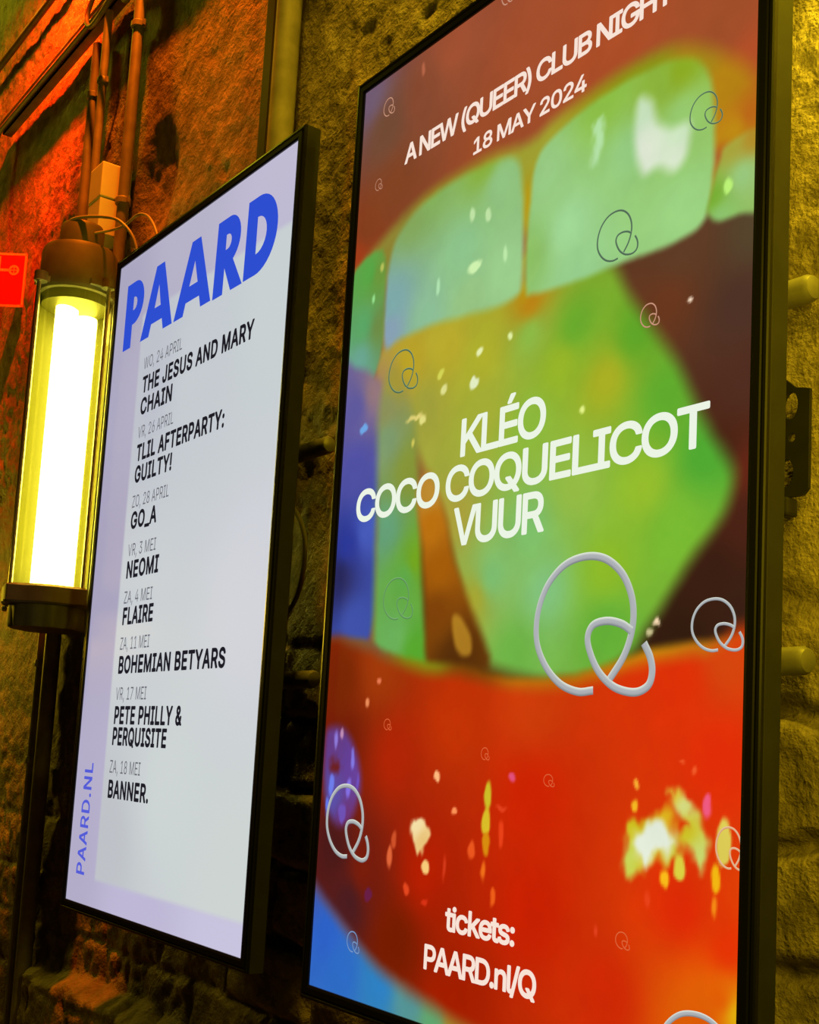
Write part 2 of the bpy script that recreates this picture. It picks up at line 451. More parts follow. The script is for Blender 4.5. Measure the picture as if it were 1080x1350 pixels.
# letter outlines: advance, then closed contours as x, y pairs (1/1000 of the type size)
GLYPHS = {
    ' ': [188,[]],
    '!': [196,[[67,160,63,509,132,509,128,160],[98,-4,81,-1,66,9,56,24,52,41,56,58,66,73,81,83,98,86,116,83,130,73,140,58,143,41,140,24,130,9,116,-1]]],
    '&': [448,[[197,-7,165,-5,136,1,110,12,88,26,69,42,54,62,43,84,36,108,34,133,36,154,40,173,47,189,58,205,70,220,85,235,140,279,216,335,237,352,255,375,262,405,258,427,245,445,226,457,201,461,168,453,145,431,139,416,137,399,139,380,145,363,169,327,204,284,438,0,364,0,171,231,121,293,108,310,96,327,87,344,81,361,77,379,75,398,77,420,82,440,91,458,102,474,117,488,134,499,154,507,176,512,200,513,224,512,246,507,266,499,283,488,297,475,308,459,317,442,322,424,324,404,322,382,315,362,305,342,291,325,256,293,154,217,135,202,121,188,110,174,100,154,97,131,100,108,109,87,124,70,143,57,158,51,175,48,193,46,213,48,232,52,251,59,269,69,286,81,301,95,315,112,327,131,336,151,343,174,348,198,349,224,408,224,406,194,403,167,397,144,389,124,380,107,371,92,345,62,333,47,315,30,294,17,271,7,246,-1,221,-5]]],
    '(': [273,[[89,207,90,244,94,283,101,324,107,354,114,384,122,413,132,441,145,477,160,510,177,539,236,539,219,503,204,466,191,428,179,390,169,351,161,313,156,276,152,241,151,207,152,176,155,145,160,115,167,83,177,50,188,16,198,-10,209,-38,222,-66,236,-96,177,-96,156,-59,139,-21,124,16,111,55,102,93,95,131,90,169]]],
    ')': [273,[[37,-96,52,-66,64,-37,76,-9,86,18,97,52,106,85,113,116,118,147,121,177,122,207,121,241,117,276,112,313,104,351,94,390,82,428,69,466,54,503,37,539,97,539,113,510,128,477,142,441,151,413,159,384,167,354,173,323,179,283,183,244,184,207,183,168,178,130,171,92,161,53,149,15,134,-22,117,-59,97,-96]]],
    ',': [188,[[38,-119,68,71,137,71,84,-119]]],
    '.': [188,[[95,-4,78,-1,63,9,53,24,50,41,53,59,63,73,78,83,95,87,113,83,128,73,138,59,141,41,138,24,128,9,113,-1]]],
    '/': [249,[[235,533,71,-76,14,-76,178,533]]],
    '0': [453,[[227,-7,191,-3,158,7,130,24,105,48,85,77,69,113,60,144,53,178,49,214,48,254,49,294,53,330,60,364,69,395,85,431,106,461,130,484,159,502,191,512,227,516,262,512,295,502,323,484,348,461,368,431,384,395,393,364,400,330,404,294,405,254,404,214,400,178,393,144,384,113,368,77,348,48,323,24,295,7,263,-3],[227,50,250,52,271,60,290,74,306,92,320,116,330,144,338,176,342,213,344,254,342,295,338,332,330,365,320,393,306,416,290,435,271,449,250,457,227,460,203,457,182,449,163,435,147,416,134,393,123,365,115,332,111,295,109,254,111,213,115,176,123,144,134,116,147,92,163,74,182,60,203,52]]],
    '1': [453,[[76,0,76,55,391,55,391,0],[276,509,276,0,212,0,212,448,209,448,86,358,86,427,198,509]]],
    '2': [453,[[64,0,64,47,234,229,282,282,294,298,303,312,311,327,318,348,320,371,317,397,308,419,293,436,273,449,258,455,241,458,224,460,205,458,188,454,172,447,153,433,139,413,132,398,128,381,127,362,66,362,68,391,75,418,86,442,102,464,121,482,143,496,168,507,196,513,225,516,254,513,281,507,306,497,328,482,346,465,361,445,372,423,379,398,381,372,380,354,377,336,371,318,363,299,351,280,336,259,317,235,294,209,267,180,153,60,153,57,389,57,389,0]]],
    '3': [453,[[218,-7,188,-5,159,1,133,10,108,22,88,38,70,57,57,79,48,104,44,132,109,132,115,107,126,87,144,71,165,59,182,54,200,51,219,50,239,51,258,55,275,61,291,69,304,80,315,93,323,108,328,125,329,145,328,163,323,180,316,196,306,211,292,223,275,234,254,241,229,246,201,248,157,248,157,299,288,448,288,452,70,452,70,509,372,509,372,461,211,278,211,289,247,290,279,286,308,276,333,262,354,244,371,222,383,198,391,173,393,145,390,116,383,90,370,66,354,45,333,27,309,12,281,2,251,-5]]],
    '4': [453,[[40,105,40,158,247,509,311,509,109,166,109,163,413,163,413,105],[282,0,282,121,282,146,282,318,343,318,343,0]]],
    '6': [453,[[226,-7,196,-4,168,3,142,15,119,31,100,51,84,74,73,101,66,130,64,162,65,187,71,212,80,239,93,268,112,302,137,340,252,509,322,509,151,261,145,261,165,288,196,307,214,312,235,314,265,312,291,305,316,295,337,280,355,262,370,240,380,215,387,187,389,157,387,127,379,98,368,73,352,50,333,30,310,14,284,3,257,-4],[226,48,245,50,263,55,279,63,293,73,304,86,314,101,322,119,326,137,327,157,326,178,322,196,314,213,304,228,293,241,279,251,263,259,245,264,226,265,207,264,190,259,174,252,160,241,148,229,138,214,131,197,126,179,125,158,126,138,131,119,138,102,148,86,160,73,174,63,190,55,207,50]]],
    '7': [453,[[97,0,323,448,323,452,62,452,62,509,391,509,391,449,165,0]]],
    '8': [453,[[226,-7,193,-5,163,1,136,11,111,25,91,42,74,62,62,84,54,109,52,135,53,156,58,176,65,195,75,212,87,228,101,241,117,252,134,260,153,265,153,267,129,276,109,289,93,308,80,330,73,354,70,380,73,405,79,429,90,450,106,469,124,485,146,498,170,508,197,514,226,516,255,514,282,508,306,498,328,485,346,469,361,450,373,429,379,405,382,380,379,354,372,330,359,308,343,289,323,276,300,267,300,265,319,260,335,252,351,241,365,228,377,212,387,195,395,176,399,156,401,135,398,109,391,84,378,62,362,42,341,25,317,11,289,1,259,-5],[226,49,248,50,267,54,285,60,307,74,323,91,333,113,337,139,335,157,330,173,322,189,312,202,298,213,283,223,265,230,247,234,226,235,206,234,187,230,169,223,154,213,140,202,130,189,122,173,117,157,115,139,119,113,129,91,145,74,167,60,185,54,205,50],[226,290,252,292,274,300,293,313,307,330,316,351,319,376,316,399,308,420,294,437,275,449,252,457,226,460,208,459,192,455,177,449,159,437,145,420,136,399,133,376,136,351,145,330,159,313,178,300,201,292]]],
    ':': [188,[[95,-4,78,-1,63,9,53,24,50,41,53,59,63,73,78,83,95,87,113,83,128,73,138,59,141,41,138,24,128,9,113,-1],[95,271,78,274,63,284,53,299,50,316,53,334,63,349,78,359,95,362,113,359,128,349,138,334,141,316,138,299,128,284,113,274]]],
    'A': [480,[[16,0,201,509,276,509,463,0,395,0,287,302,264,372,232,478,245,478,213,371,191,302,85,0],[110,142,110,199,370,199,370,142]]],
    'B': [456,[[60,0,60,509,241,509,274,507,304,501,329,491,350,477,367,461,381,442,390,421,396,398,398,374,397,353,393,336,387,320,373,301,356,286,336,275,315,267,315,262,331,260,347,254,363,245,378,234,391,220,402,203,411,184,416,161,418,136,416,111,410,88,400,67,386,48,368,31,344,18,317,8,284,2,247,0],[125,57,245,57,281,60,309,67,330,80,344,96,353,115,355,137,352,161,342,184,333,197,320,209,306,218,289,225,269,229,248,231,125,231],[125,285,238,285,256,287,273,290,288,296,308,309,323,326,333,348,336,372,333,393,326,412,313,429,294,442,270,449,240,452,125,452]]],
    'C': [510,[[267,-7,235,-5,205,1,177,11,150,25,126,42,104,63,86,88,70,115,57,146,48,179,42,215,40,254,42,293,48,329,57,362,70,393,86,421,104,445,126,466,150,484,177,498,205,508,235,514,267,516,293,514,317,511,340,504,362,496,383,485,402,471,419,456,435,438,448,418,459,397,467,373,473,348,408,348,401,373,389,395,375,413,357,428,337,440,315,449,292,454,267,456,237,453,209,445,184,432,161,414,141,391,125,364,113,332,106,295,103,254,106,213,113,177,125,145,141,117,161,94,184,76,210,63,237,56,267,53,292,55,315,60,337,69,357,81,375,96,389,114,401,136,408,160,473,160,467,135,459,112,448,91,435,71,420,53,402,38,383,24,363,13,341,5,317,-2,293,-6]]],
    'D': [502,[[219,0,96,0,96,57,215,57,254,60,288,68,318,81,343,99,363,122,379,149,390,181,397,216,399,255,397,294,390,329,379,361,364,388,344,410,320,428,291,441,258,449,221,452,93,452,93,509,225,509,261,507,294,501,325,492,353,478,385,455,412,426,433,391,446,361,455,329,460,293,462,255,460,217,455,181,446,149,433,119,417,92,398,68,376,48,351,31,322,17,291,8,256,2],[125,509,125,0,60,0,60,509]]],
    'E': [419,[[60,0,60,509,372,509,372,452,125,452,125,286,355,286,355,229,125,229,125,57,375,57,375,0]]],
    'F': [410,[[60,0,60,509,369,509,369,452,125,452,125,278,346,278,346,221,125,221,125,0]]],
    'G': [520,[[269,-7,236,-5,205,1,176,11,149,25,125,43,104,64,85,88,69,116,57,146,47,179,42,215,40,254,42,293,47,329,57,362,69,393,85,421,103,445,125,466,149,484,175,498,203,508,233,514,265,516,291,514,316,510,340,504,363,494,384,483,403,469,421,453,436,436,449,416,460,395,468,373,474,349,408,349,399,372,387,393,373,411,356,427,337,439,315,448,300,453,283,455,265,456,236,453,209,445,183,432,160,414,141,392,125,364,113,332,106,295,103,254,106,213,113,177,125,145,141,117,161,95,184,76,210,63,238,56,269,53,296,55,322,61,345,71,365,85,382,102,396,123,407,147,413,173,415,202,434,199,283,199,283,256,478,256,478,200,475,160,466,124,451,91,431,62,406,38,377,19,344,5,308,-4]]],
    'H': [517,[[60,0,60,509,125,509,125,289,392,289,392,509,457,509,457,0,392,0,392,232,125,232,125,0]]],
    'I': [300,[[31,0,31,57,118,57,118,452,31,452,31,509,269,509,269,452,183,452,183,57,269,57,269,0]]],
    'J': [396,[[185,-7,143,-2,106,11,75,33,57,55,44,81,36,111,33,145,33,173,98,173,98,145,100,117,108,93,122,74,139,61,160,53,185,50,209,53,230,61,248,74,261,93,269,117,272,145,272,509,336,509,336,145,334,111,326,81,313,55,294,33,263,11,227,-2]]],
    'K': [467,[[104,145,104,216,139,261,174,303,212,344,364,509,448,509,231,276,228,276],[60,0,60,509,125,509,125,334,124,225,125,193,125,0],[372,0,188,259,228,309,449,0]]],
    'L': [393,[[60,0,60,509,125,509,125,57,361,57,361,0]]],
    'M': [628,[[60,0,60,509,152,509,277,187,287,159,299,123,311,84,322,49,307,49,318,83,330,121,342,158,352,187,476,509,568,509,568,0,504,0,504,291,504,327,505,369,506,413,507,457,513,457,498,409,482,363,467,322,456,291,342,0,286,0,170,291,159,321,145,361,129,408,112,457,119,457,120,416,121,372,122,328,122,291,122,0]]],
    'N': [523,[[60,0,60,509,136,509,343,183,363,151,388,107,414,55,405,54,401,108,399,157,399,195,399,509,463,509,463,0,387,0,202,290,177,331,148,381,108,452,119,454,122,384,124,328,125,291,125,0]]],
    'O': [533,[[267,-7,235,-5,205,1,177,11,150,25,126,42,105,63,86,88,70,115,57,146,48,179,42,215,40,254,42,293,48,329,57,362,70,393,86,421,105,445,126,466,150,484,177,498,205,508,235,514,267,516,299,514,329,508,357,498,384,484,408,466,429,445,448,421,464,393,477,362,486,329,491,293,493,254,491,215,486,179,477,146,464,115,448,88,429,63,408,42,384,25,357,11,329,1,299,-5],[267,53,296,55,324,63,349,76,372,94,392,116,408,144,420,176,428,213,430,254,428,295,420,332,408,365,392,392,372,415,349,433,324,446,296,453,267,456,237,453,210,445,184,433,161,415,142,392,125,364,113,332,106,295,103,254,106,213,113,176,125,144,142,117,161,94,184,76,210,63,237,55]]],
    'P': [445,[[60,0,60,509,235,509,272,506,305,499,332,487,356,471,375,452,390,430,400,404,407,377,409,348,407,318,400,291,390,265,375,243,356,223,332,207,305,195,272,188,235,186,109,186,109,242,233,242,257,244,279,248,297,256,312,266,324,279,333,294,339,310,343,328,344,348,343,367,339,385,333,402,324,416,312,428,297,439,279,446,257,451,232,452,125,452,125,0]]],
    'Q': [533,[[245,159,313,159,369,85,384,65,468,-48,401,-48,346,27,331,46],[267,-7,235,-5,205,1,177,11,150,25,126,42,105,63,86,88,70,115,57,146,48,179,42,215,40,254,42,293,48,329,57,362,70,393,86,421,105,445,126,466,150,484,177,498,205,508,235,514,267,516,299,514,329,508,357,498,384,484,408,466,429,445,448,421,464,393,477,362,486,329,491,293,493,254,491,215,486,179,477,146,464,115,448,88,429,63,408,42,384,25,357,11,329,1,299,-5],[267,53,296,55,324,63,349,76,372,94,392,116,408,144,420,176,428,213,430,254,428,295,420,332,408,365,392,392,372,415,349,433,324,446,296,453,267,456,237,453,210,445,184,433,161,415,142,392,125,364,113,332,106,295,103,254,106,213,113,176,125,144,142,117,161,94,184,76,210,63,237,55]]],
    'R': [449,[[60,0,60,509,236,509,273,506,305,500,333,489,356,473,376,455,390,433,401,408,407,381,409,352,407,323,401,296,390,271,376,250,356,232,333,217,305,206,273,200,236,198,96,198,96,255,234,255,258,256,280,260,298,267,319,281,334,300,340,316,344,333,345,352,344,371,340,389,334,405,325,419,313,430,298,440,279,446,258,451,233,452,125,452,125,0],[353,0,230,229,303,229,428,0]]],
    'S': [447,[[224,-9,188,-7,156,-1,128,9,102,23,81,40,64,60,51,83,42,109,38,137,104,137,108,118,114,102,123,88,136,76,150,66,166,59,185,53,204,50,224,49,246,50,267,54,286,60,303,69,317,79,329,92,338,106,344,122,346,139,342,161,332,179,316,193,296,205,245,222,184,239,145,253,112,269,86,289,67,313,56,341,52,372,54,400,62,425,75,448,92,468,113,484,138,498,165,508,195,514,227,516,259,514,289,508,316,498,340,484,360,468,377,449,390,427,398,403,401,378,337,378,332,402,320,421,302,437,280,449,254,456,225,459,204,457,185,454,167,448,145,435,129,418,118,398,115,376,119,352,131,334,148,319,169,308,212,293,264,279,312,264,328,256,344,248,359,238,372,226,384,213,395,198,402,180,407,161,408,139,406,112,399,87,386,64,370,43,349,25,323,11,294,0,261,-7]]],
    'T': [449,[[32,452,32,509,417,509,417,452,257,452,257,0,193,0,193,452]]],
    'U': [517,[[259,-8,220,-6,186,2,154,15,126,33,103,55,85,80,71,108,63,140,60,173,60,509,124,509,124,178,126,155,132,133,141,113,153,95,169,80,187,68,208,59,232,53,259,52,285,53,309,59,331,68,349,80,364,95,377,113,385,133,391,155,393,178,393,509,457,509,457,173,454,140,446,108,433,80,414,55,391,33,363,15,332,2,297,-6]]],
    'V': [480,[[204,0,16,509,84,509,192,206,215,137,248,31,235,31,267,138,290,206,395,509,463,509,278,0]]],
    'W': [686,[[155,0,16,509,82,509,163,196,175,145,187,94,197,40,189,40,200,94,211,145,224,196,306,509,380,509,462,196,474,145,486,94,497,40,488,40,499,94,510,145,523,196,603,509,670,509,530,0,455,0,368,323,351,391,336,475,350,475,335,395,318,323,230,0]]],
    'Y': [472,[[203,0,203,208,16,509,91,509,192,344,222,292,250,230,224,230,251,293,280,344,381,509,455,509,268,208,268,0]]],
    'Z': [438,[[42,0,42,46,273,385,306,431,341,476,348,454,285,452,223,452,40,452,40,509,397,509,397,462,169,129,134,81,97,33,90,54,152,57,214,57,399,57,399,0]]],
    '_': [319,[[319,0,319,-56,0,-56,0,0]]],
    'c': [396,[[207,-8,174,-5,144,3,117,16,93,35,72,58,56,85,44,116,37,150,34,187,37,225,44,260,56,291,72,318,93,341,117,360,144,374,174,382,207,384,226,384,243,381,260,377,284,368,305,356,324,341,340,322,349,308,356,293,362,277,303,262,290,289,270,311,242,325,207,330,184,328,163,321,145,310,130,296,118,278,108,258,102,236,98,212,96,187,98,163,102,139,108,117,118,97,130,80,145,66,163,55,184,49,207,46,243,52,271,66,292,89,304,117,363,102,357,86,350,70,341,56,325,37,306,21,292,12,277,5,261,-1,244,-5,226,-7]]],
    'e': [404,[[212,-8,177,-5,145,3,117,16,92,35,72,58,56,85,44,116,37,150,34,187,36,224,44,258,55,290,71,317,91,340,115,359,142,373,172,382,205,384,226,383,246,380,266,374,285,366,303,355,319,341,334,324,347,305,357,282,365,256,370,227,371,194,371,169,75,169,75,221,338,221,310,202,308,226,304,248,298,269,288,286,277,301,263,314,246,323,227,328,205,330,183,328,164,323,146,313,131,301,119,286,109,270,102,251,97,231,96,211,96,178,98,151,102,127,110,106,121,88,135,73,151,61,169,53,190,48,212,46,234,48,254,53,271,61,285,73,297,88,306,105,365,91,358,72,348,55,335,39,320,26,302,14,283,4,261,-3,237,-7]]],
    'i': [167,[[53,0,53,379,114,379,114,0],[84,443,67,446,54,455,44,468,41,483,44,499,54,512,67,521,84,524,100,521,114,512,123,499,126,483,123,468,114,455,100,446]]],
    'k': [381,[[110,137,110,212,121,212,284,379,360,379,184,199,177,199],[53,0,53,509,114,509,114,0],[294,0,148,186,191,229,372,0]]],
    'l': [189,[[139,-2,112,0,91,8,74,20,62,37,55,59,53,84,53,509,114,509,114,99,115,77,120,62,130,54,146,52,160,53,170,54,181,3,162,-1]]],
    'n': [410,[[114,227,114,0,53,0,53,379,112,379,112,287,102,287,116,319,132,344,152,362,175,374,200,382,227,384,252,383,275,377,295,369,313,356,328,340,341,321,350,298,355,271,357,240,357,0,296,0,296,235,293,263,286,286,273,304,256,318,235,326,210,329,192,328,176,324,161,317,141,303,126,283,119,266,115,248]]],
    's': [365,[[182,-8,157,-7,133,-3,112,3,93,12,76,24,62,38,50,54,41,73,36,94,94,107,101,87,111,72,124,60,141,52,160,47,181,45,206,47,227,53,244,62,262,81,268,103,265,121,254,136,237,147,212,155,149,170,118,180,92,192,72,208,58,227,50,249,47,274,49,295,55,314,65,332,79,347,95,360,115,370,137,378,161,383,187,384,212,383,234,379,254,372,271,363,286,352,299,339,309,324,318,308,324,290,268,277,258,298,243,316,228,325,210,331,187,333,166,331,147,326,131,317,114,299,109,277,112,258,124,243,136,235,152,229,172,223,229,209,261,200,287,187,306,171,320,153,328,131,331,107,329,85,323,65,312,47,298,31,281,18,260,6,236,-2,210,-7]]],
    't': [227,[[204,379,204,327,6,327,6,379],[65,471,126,471,126,98,128,76,136,61,150,53,170,50,185,51,202,54,213,2,192,-3,168,-4,138,-1,113,7,92,21,77,41,68,64,65,93]]],
    'É': [419,[[60,0,60,509,372,509,372,452,125,452,125,286,355,286,355,229,125,229,125,57,375,57,375,0],[191,558,239,659,307,659,241,558]]]}


# ---------------------------------------------------------------- the wall and the floor
def lattice_noise(x, z, scale, seed):
    """smooth value noise on a seeded lattice, -1..1"""
    rs = np.random.RandomState(seed)
    tab = rs.rand(256, 256) * 2 - 1
    u, v = x * scale + 57.3, z * scale + 31.7
    iu, iv = np.floor(u).astype(int), np.floor(v).astype(int)
    fu, fv = u - iu, v - iv
    fu, fv = fu * fu * (3 - 2 * fu), fv * fv * (3 - 2 * fv)
    g = lambda a, b: tab[(iu + a) % 256, (iv + b) % 256]
    return (g(0, 0) * (1 - fu) + g(1, 0) * fu) * (1 - fv) + (g(0, 1) * (1 - fu) + g(1, 1) * fu) * fv


def fbm(x, z, scale, seed, octv=4, gain=0.5):
    s, a, t = 0, 1.0, 0
    for k in range(octv):
        s = s + a * lattice_noise(x, z, scale * 2 ** k, seed + k)
        t += a
        a *= gain
    return s / t


def smooth(a, b, x):
    t = np.clip((x - a) / (b - a), 0, 1)
    return t * t * (3 - 2 * t)


def wall_relief(x, z):
    """how far the wall stands out (metres) at x, height z above the displays' lower edge"""
    h = 0.004 * fbm(x, z, 1.6, 3, 3) + 0.0045 * fbm(x, z * 1.3, 7.0, 11, 4, 0.6)
    rough = smooth(-0.1, 0.35, fbm(x, z, 2.2, 23, 3))
    h = h + 0.0035 * fbm(x, z, 30.0, 31, 3, 0.6) * (0.4 + rough)
    pits = np.clip(fbm(x, z, 18.0, 41, 2) - 0.35, 0, 1)
    h = h - 0.009 * pits * (0.3 + rough)
    # rough masonry shows low down: uneven blocks with deep bed joints
    low = smooth(0.14, 0.0, z - 0.14 - 0.24 * smooth(-0.25, 0.5, x) + 0.05 * fbm(x, z, 4, 51, 2))
    zz = z + 0.016 * fbm(x, z, 6, 61, 3)
    course = np.floor(zz / 0.115)
    fz = zz / 0.115 - course
    xx = x / 0.26 + 0.5 * (course % 2) + 0.06 * fbm(x, z, 9, 71, 2)
    fx = xx - np.floor(xx)
    joint = np.minimum(np.minimum(fz, 1 - fz) * 0.115, np.minimum(fx, 1 - fx) * 0.26)
    tab = np.random.RandomState(5).rand(64, 64)
    stand = tab[(np.floor(xx).astype(int)) % 64, course.astype(int) % 64]
    h = h + low * 0.010 * fbm(x, z, 11, 85, 3, 0.6)
    h = h + low * (0.22 + 0.63 * smooth(0.2, 0.6, x)) * (-0.018 * smooth(0.014, 0.002, joint) + 0.016 * (stand - 0.5) + 0.004 * fbm(x, z, 24, 81, 3))
    # ragged edge of thicker plaster near the bottom, its top catches the light
    edge = -0.180 + 0.045 * fbm(x, x * 0 + 1.7, 5.0, 91, 4, 0.6)
    h = h + 0.050 * smooth(edge + 0.004, edge - 0.040, z + 0.014 * fbm(x, z, 22, 95, 3)) * smooth(0.75, 0.35, x) * smooth(-0.445, -0.405, x)
    # step where the render stops beside the tall pipe, cavities up left
    h = h - 0.02 * smooth(0.06, 0.0, np.hypot((x + 0.17) * 0.8, (z - 1.50) * 0.55) - 0.03)
    return h


xs = np.concatenate([np.linspace(-5, -1.8, 33)[:-1], np.arange(-1.8, 1.72, 0.0062), np.linspace(1.72, 5, 34)])
zs = np.concatenate([np.linspace(-1.15, -0.5, 14)[:-1], np.arange(-0.5, 2.62, 0.0062), np.linspace(2.62, 3.0, 12)])
gx, gz = np.meshgrid(xs, zs)
gy = WALL - wall_relief(gx, gz)
nx, nz = len(xs), len(zs)
me = bpy.data.meshes.new('wall_back')
co = np.stack([gx.ravel(), gy.ravel(), gz.ravel() + Z0], 1).astype(np.float32)
ii = np.arange(nx * nz).reshape(nz, nx)
quads = np.stack([ii[:-1, :-1].ravel(), ii[:-1, 1:].ravel(), ii[1:, 1:].ravel(), ii[1:, :-1].ravel()], 1)


def fast_mesh(me, co, quads):
    me.vertices.add(len(co))
    me.vertices.foreach_set('co', co.ravel())
    me.loops.add(quads.size)
    me.loops.foreach_set('vertex_index', quads.ravel().astype(np.int32))
    me.polygons.add(len(quads))
    me.polygons.foreach_set('loop_start', (np.arange(len(quads)) * 4).astype(np.int32))
    me.polygons.foreach_set('loop_total', np.full(len(quads), 4, np.int32))
    me.polygons.foreach_set('use_smooth', np.ones(len(quads), bool))
    me.update(calc_edges=True)
    me.validate()


fast_mesh(me, co, quads)
me.materials.append(M['wall'])
wall = bpy.data.objects.new('wall_back', me)
COL.objects.link(wall)
group_of(wall, 'rough stained concrete wall behind the displays', None, None, 'structure')
wall['kind'] = 'structure'

fl = MB().box((-5, -4, -0.1), (5, WALL + 0.1, 0.0)).build('floor', M['floor'])
fl['kind'] = 'structure'


def wall_y(x, z):
    return WALL - float(wall_relief(np.array([float(x)]), np.array([float(z)]))[0])


# ---------------------------------------------------------------- pictures shown on the displays
def paint(layers, wmm, hmm, nx_, ny_, warp=0.0):
    """colour grid (linear) from soft-edged shapes; mm from the picture's top left corner"""
    X, Y = np.meshgrid(np.linspace(0, wmm, nx_), np.linspace(0, hmm, ny_))
    img = np.zeros((ny_, nx_, 3))
    WX = 5.0 * fbm(X / 100, Y / 100, 4.0, 101, 3, 0.6) * warp
    WY = 5.0 * fbm(X / 100, Y / 100, 4.0, 131, 3, 0.6) * warp
    FX = 4.0 * fbm(X / 100, Y / 160, 9.0, 151, 2, 0.6) * warp
    FY = 5.0 * fbm(X / 100, Y / 160, 9.0, 171, 2, 0.6) * warp
    for shape, soft, cols, op in layers:
        c = np.array(cols, float)
        if shape is None:
            sl = (slice(None), slice(None))
            cover = 1.0
        elif isinstance(shape[0], (int, float)):
            cx, cy, rx, ry = shape
            pad = soft + 2
            jx = np.where((X[0] > cx - rx - pad) & (X[0] < cx + rx + pad))[0]
            jy = np.where((Y[:, 0] > cy - ry - pad) & (Y[:, 0] < cy + ry + pad))[0]
            if not len(jx) or not len(jy):
                continue
            sl = (slice(jy[0], jy[-1] + 1), slice(jx[0], jx[-1] + 1))
            d = (np.hypot((X[sl] + 0.5 * FX[sl] - cx) / rx, (Y[sl] + FY[sl] - cy) / ry) - 1) * min(rx, ry)
            cover = op * smooth(soft * 0.6, -soft * 0.6, d)[..., None]
        else:
            poly = curve_pts(shape, 4, True)
            pad = soft + 2
            jx = np.where((X[0] > poly[:, 0].min() - pad) & (X[0] < poly[:, 0].max() + pad))[0]
            jy = np.where((Y[:, 0] > poly[:, 1].min() - pad) & (Y[:, 0] < poly[:, 1].max() + pad))[0]
            sl = (slice(jy[0], jy[-1] + 1), slice(jx[0], jx[-1] + 1))
            small = np.ptp(poly, axis=0).max() < 110 and soft not in (5, 9)
            k = 1.0 if small else 0.25
            px, py = X[sl] + k * WX[sl] + small * 1.5 * FX[sl], Y[sl] + k * WY[sl] + small * 1.5 * FY[sl]
            dist = np.full(px.shape, 1e9)
            inside = np.zeros(px.shape, bool)
            for a, b in zip(poly, np.roll(poly, -1, 0)):
                e = b - a
                t = np.clip(((px - a[0]) * e[0] + (py - a[1]) * e[1]) / max(e @ e, 1e-9), 0, 1)
                dist = np.minimum(dist, np.hypot(px - a[0] - t * e[0], py - a[1] - t * e[1]))
                if a[1] != b[1]:
                    cr = ((a[1] > py) != (b[1] > py)) & (px < (b[0] - a[0]) * (py - a[1]) / (b[1] - a[1]) + a[0])
                    inside ^= cr
            d = np.where(inside, -dist, dist)
            cover = op * smooth(soft, -soft, d)[..., None]
        px, py = X[sl], Y[sl]
        wsum, csum = 0, 0
        for q in c:
            w = 1.0 / (((px - q[0]) ** 2 + (py - q[1]) ** 2) + 60.0) ** 1.35
            wsum = wsum + w
            csum = csum + w[..., None] * q[2:]
        img[sl] = img[sl] * (1 - cover) + cover * (csum / wsum[..., None])
    return img


def screen_mesh(name, img, w, h, parent):
    """flat lit panel in the display's own plane, coloured by the painted picture"""
    ny_, nx_ = img.shape[:2]
    X, Zz = np.meshgrid(np.linspace(-w / 2, w / 2, nx_), np.linspace(h, 0, ny_))
    co = np.stack([X.ravel(), np.zeros(X.size), Zz.ravel()], 1).astype(np.float32)
    ii = np.arange(nx_ * ny_).reshape(ny_, nx_)
    quads = np.stack([ii[1:, :-1].ravel(), ii[1:, 1:].ravel(), ii[:-1, 1:].ravel(), ii[:-1, :-1].ravel()], 1)
    me = bpy.data.meshes.new(name)
    fast_mesh(me, co, quads)
    at = me.color_attributes.new('picture', 'FLOAT_COLOR', 'POINT')
    rgba = np.ones((ny_ * nx_, 4), np.float32)
    rgba[:, :3] = lin(img).reshape(-1, 3)
    at.data.foreach_set('color', rgba.ravel())
    me.materials.append(M['picture'])
    o = bpy.data.objects.new(name, me)
    COL.objects.link(o)
    o.parent = parent
    return o


W_ACT, H_ACT = 0.680625, 1.21


def area2(p):
    x, y = p[:, 0], p[:, 1]
    return float(np.sum(x * np.roll(y, -1) - np.roll(x, -1) * y))


def winding(pt, cs):
    x, y = pt
    w = 0
    for c in cs:
        for a, d in zip(c, np.roll(c, -1, 0)):
            if (a[1] > y) != (d[1] > y) and x < (d[0] - a[0]) * (y - a[1]) / (d[1] - a[1]) + a[0]:
                w += 1 if d[1] > a[1] else -1
    return w


def fill(contours):
    """triangulate contours by winding (holes run against the outer ones) -> verts2d, faces"""
    cs = [np.asarray(c, float) for c in contours]
    pts, edges = [], []
    for c in cs:
        k, n = len(pts), len(c)
        pts += [Vector((float(p[0]), float(p[1]))) for p in c]
        edges += [(k + i, k + (i + 1) % n) for i in range(n)]
    V, _, F, *_r = delaunay_2d_cdt(pts, edges, [], 0, 1e-6)
    keep = []
    for f in F:
        g = [sum(V[i][0] for i in f) / len(f), sum(V[i][1] for i in f) / len(f)]
        if winding(g, cs):
            keep.append(tuple(f))
    return [(p[0], p[1]) for p in V], keep


def stroke(loop, d):
    """a band of half width d round a closed contour, with rounded joints"""
    V, F = [], []
    p = np.asarray(loop, float)
    for a, c in zip(p, np.roll(p, -1, 0)):
        e = c - a
        L = np.hypot(*e)
        if L > 1e-6:
            n = np.array([-e[1], e[0]]) / L * d
            k = len(V)
            V += [tuple(a + n), tuple(a - n), tuple(c - n), tuple(c + n)]
            F.append((k, k + 1, k + 2, k + 3))
        k = len(V)
        V += [(a[0] + d * math.cos(t * math.pi / 4), a[1] + d * math.sin(t * math.pi / 4)) for t in range(8)]
        F.append(tuple(range(k, k + 8)))
    return V, F


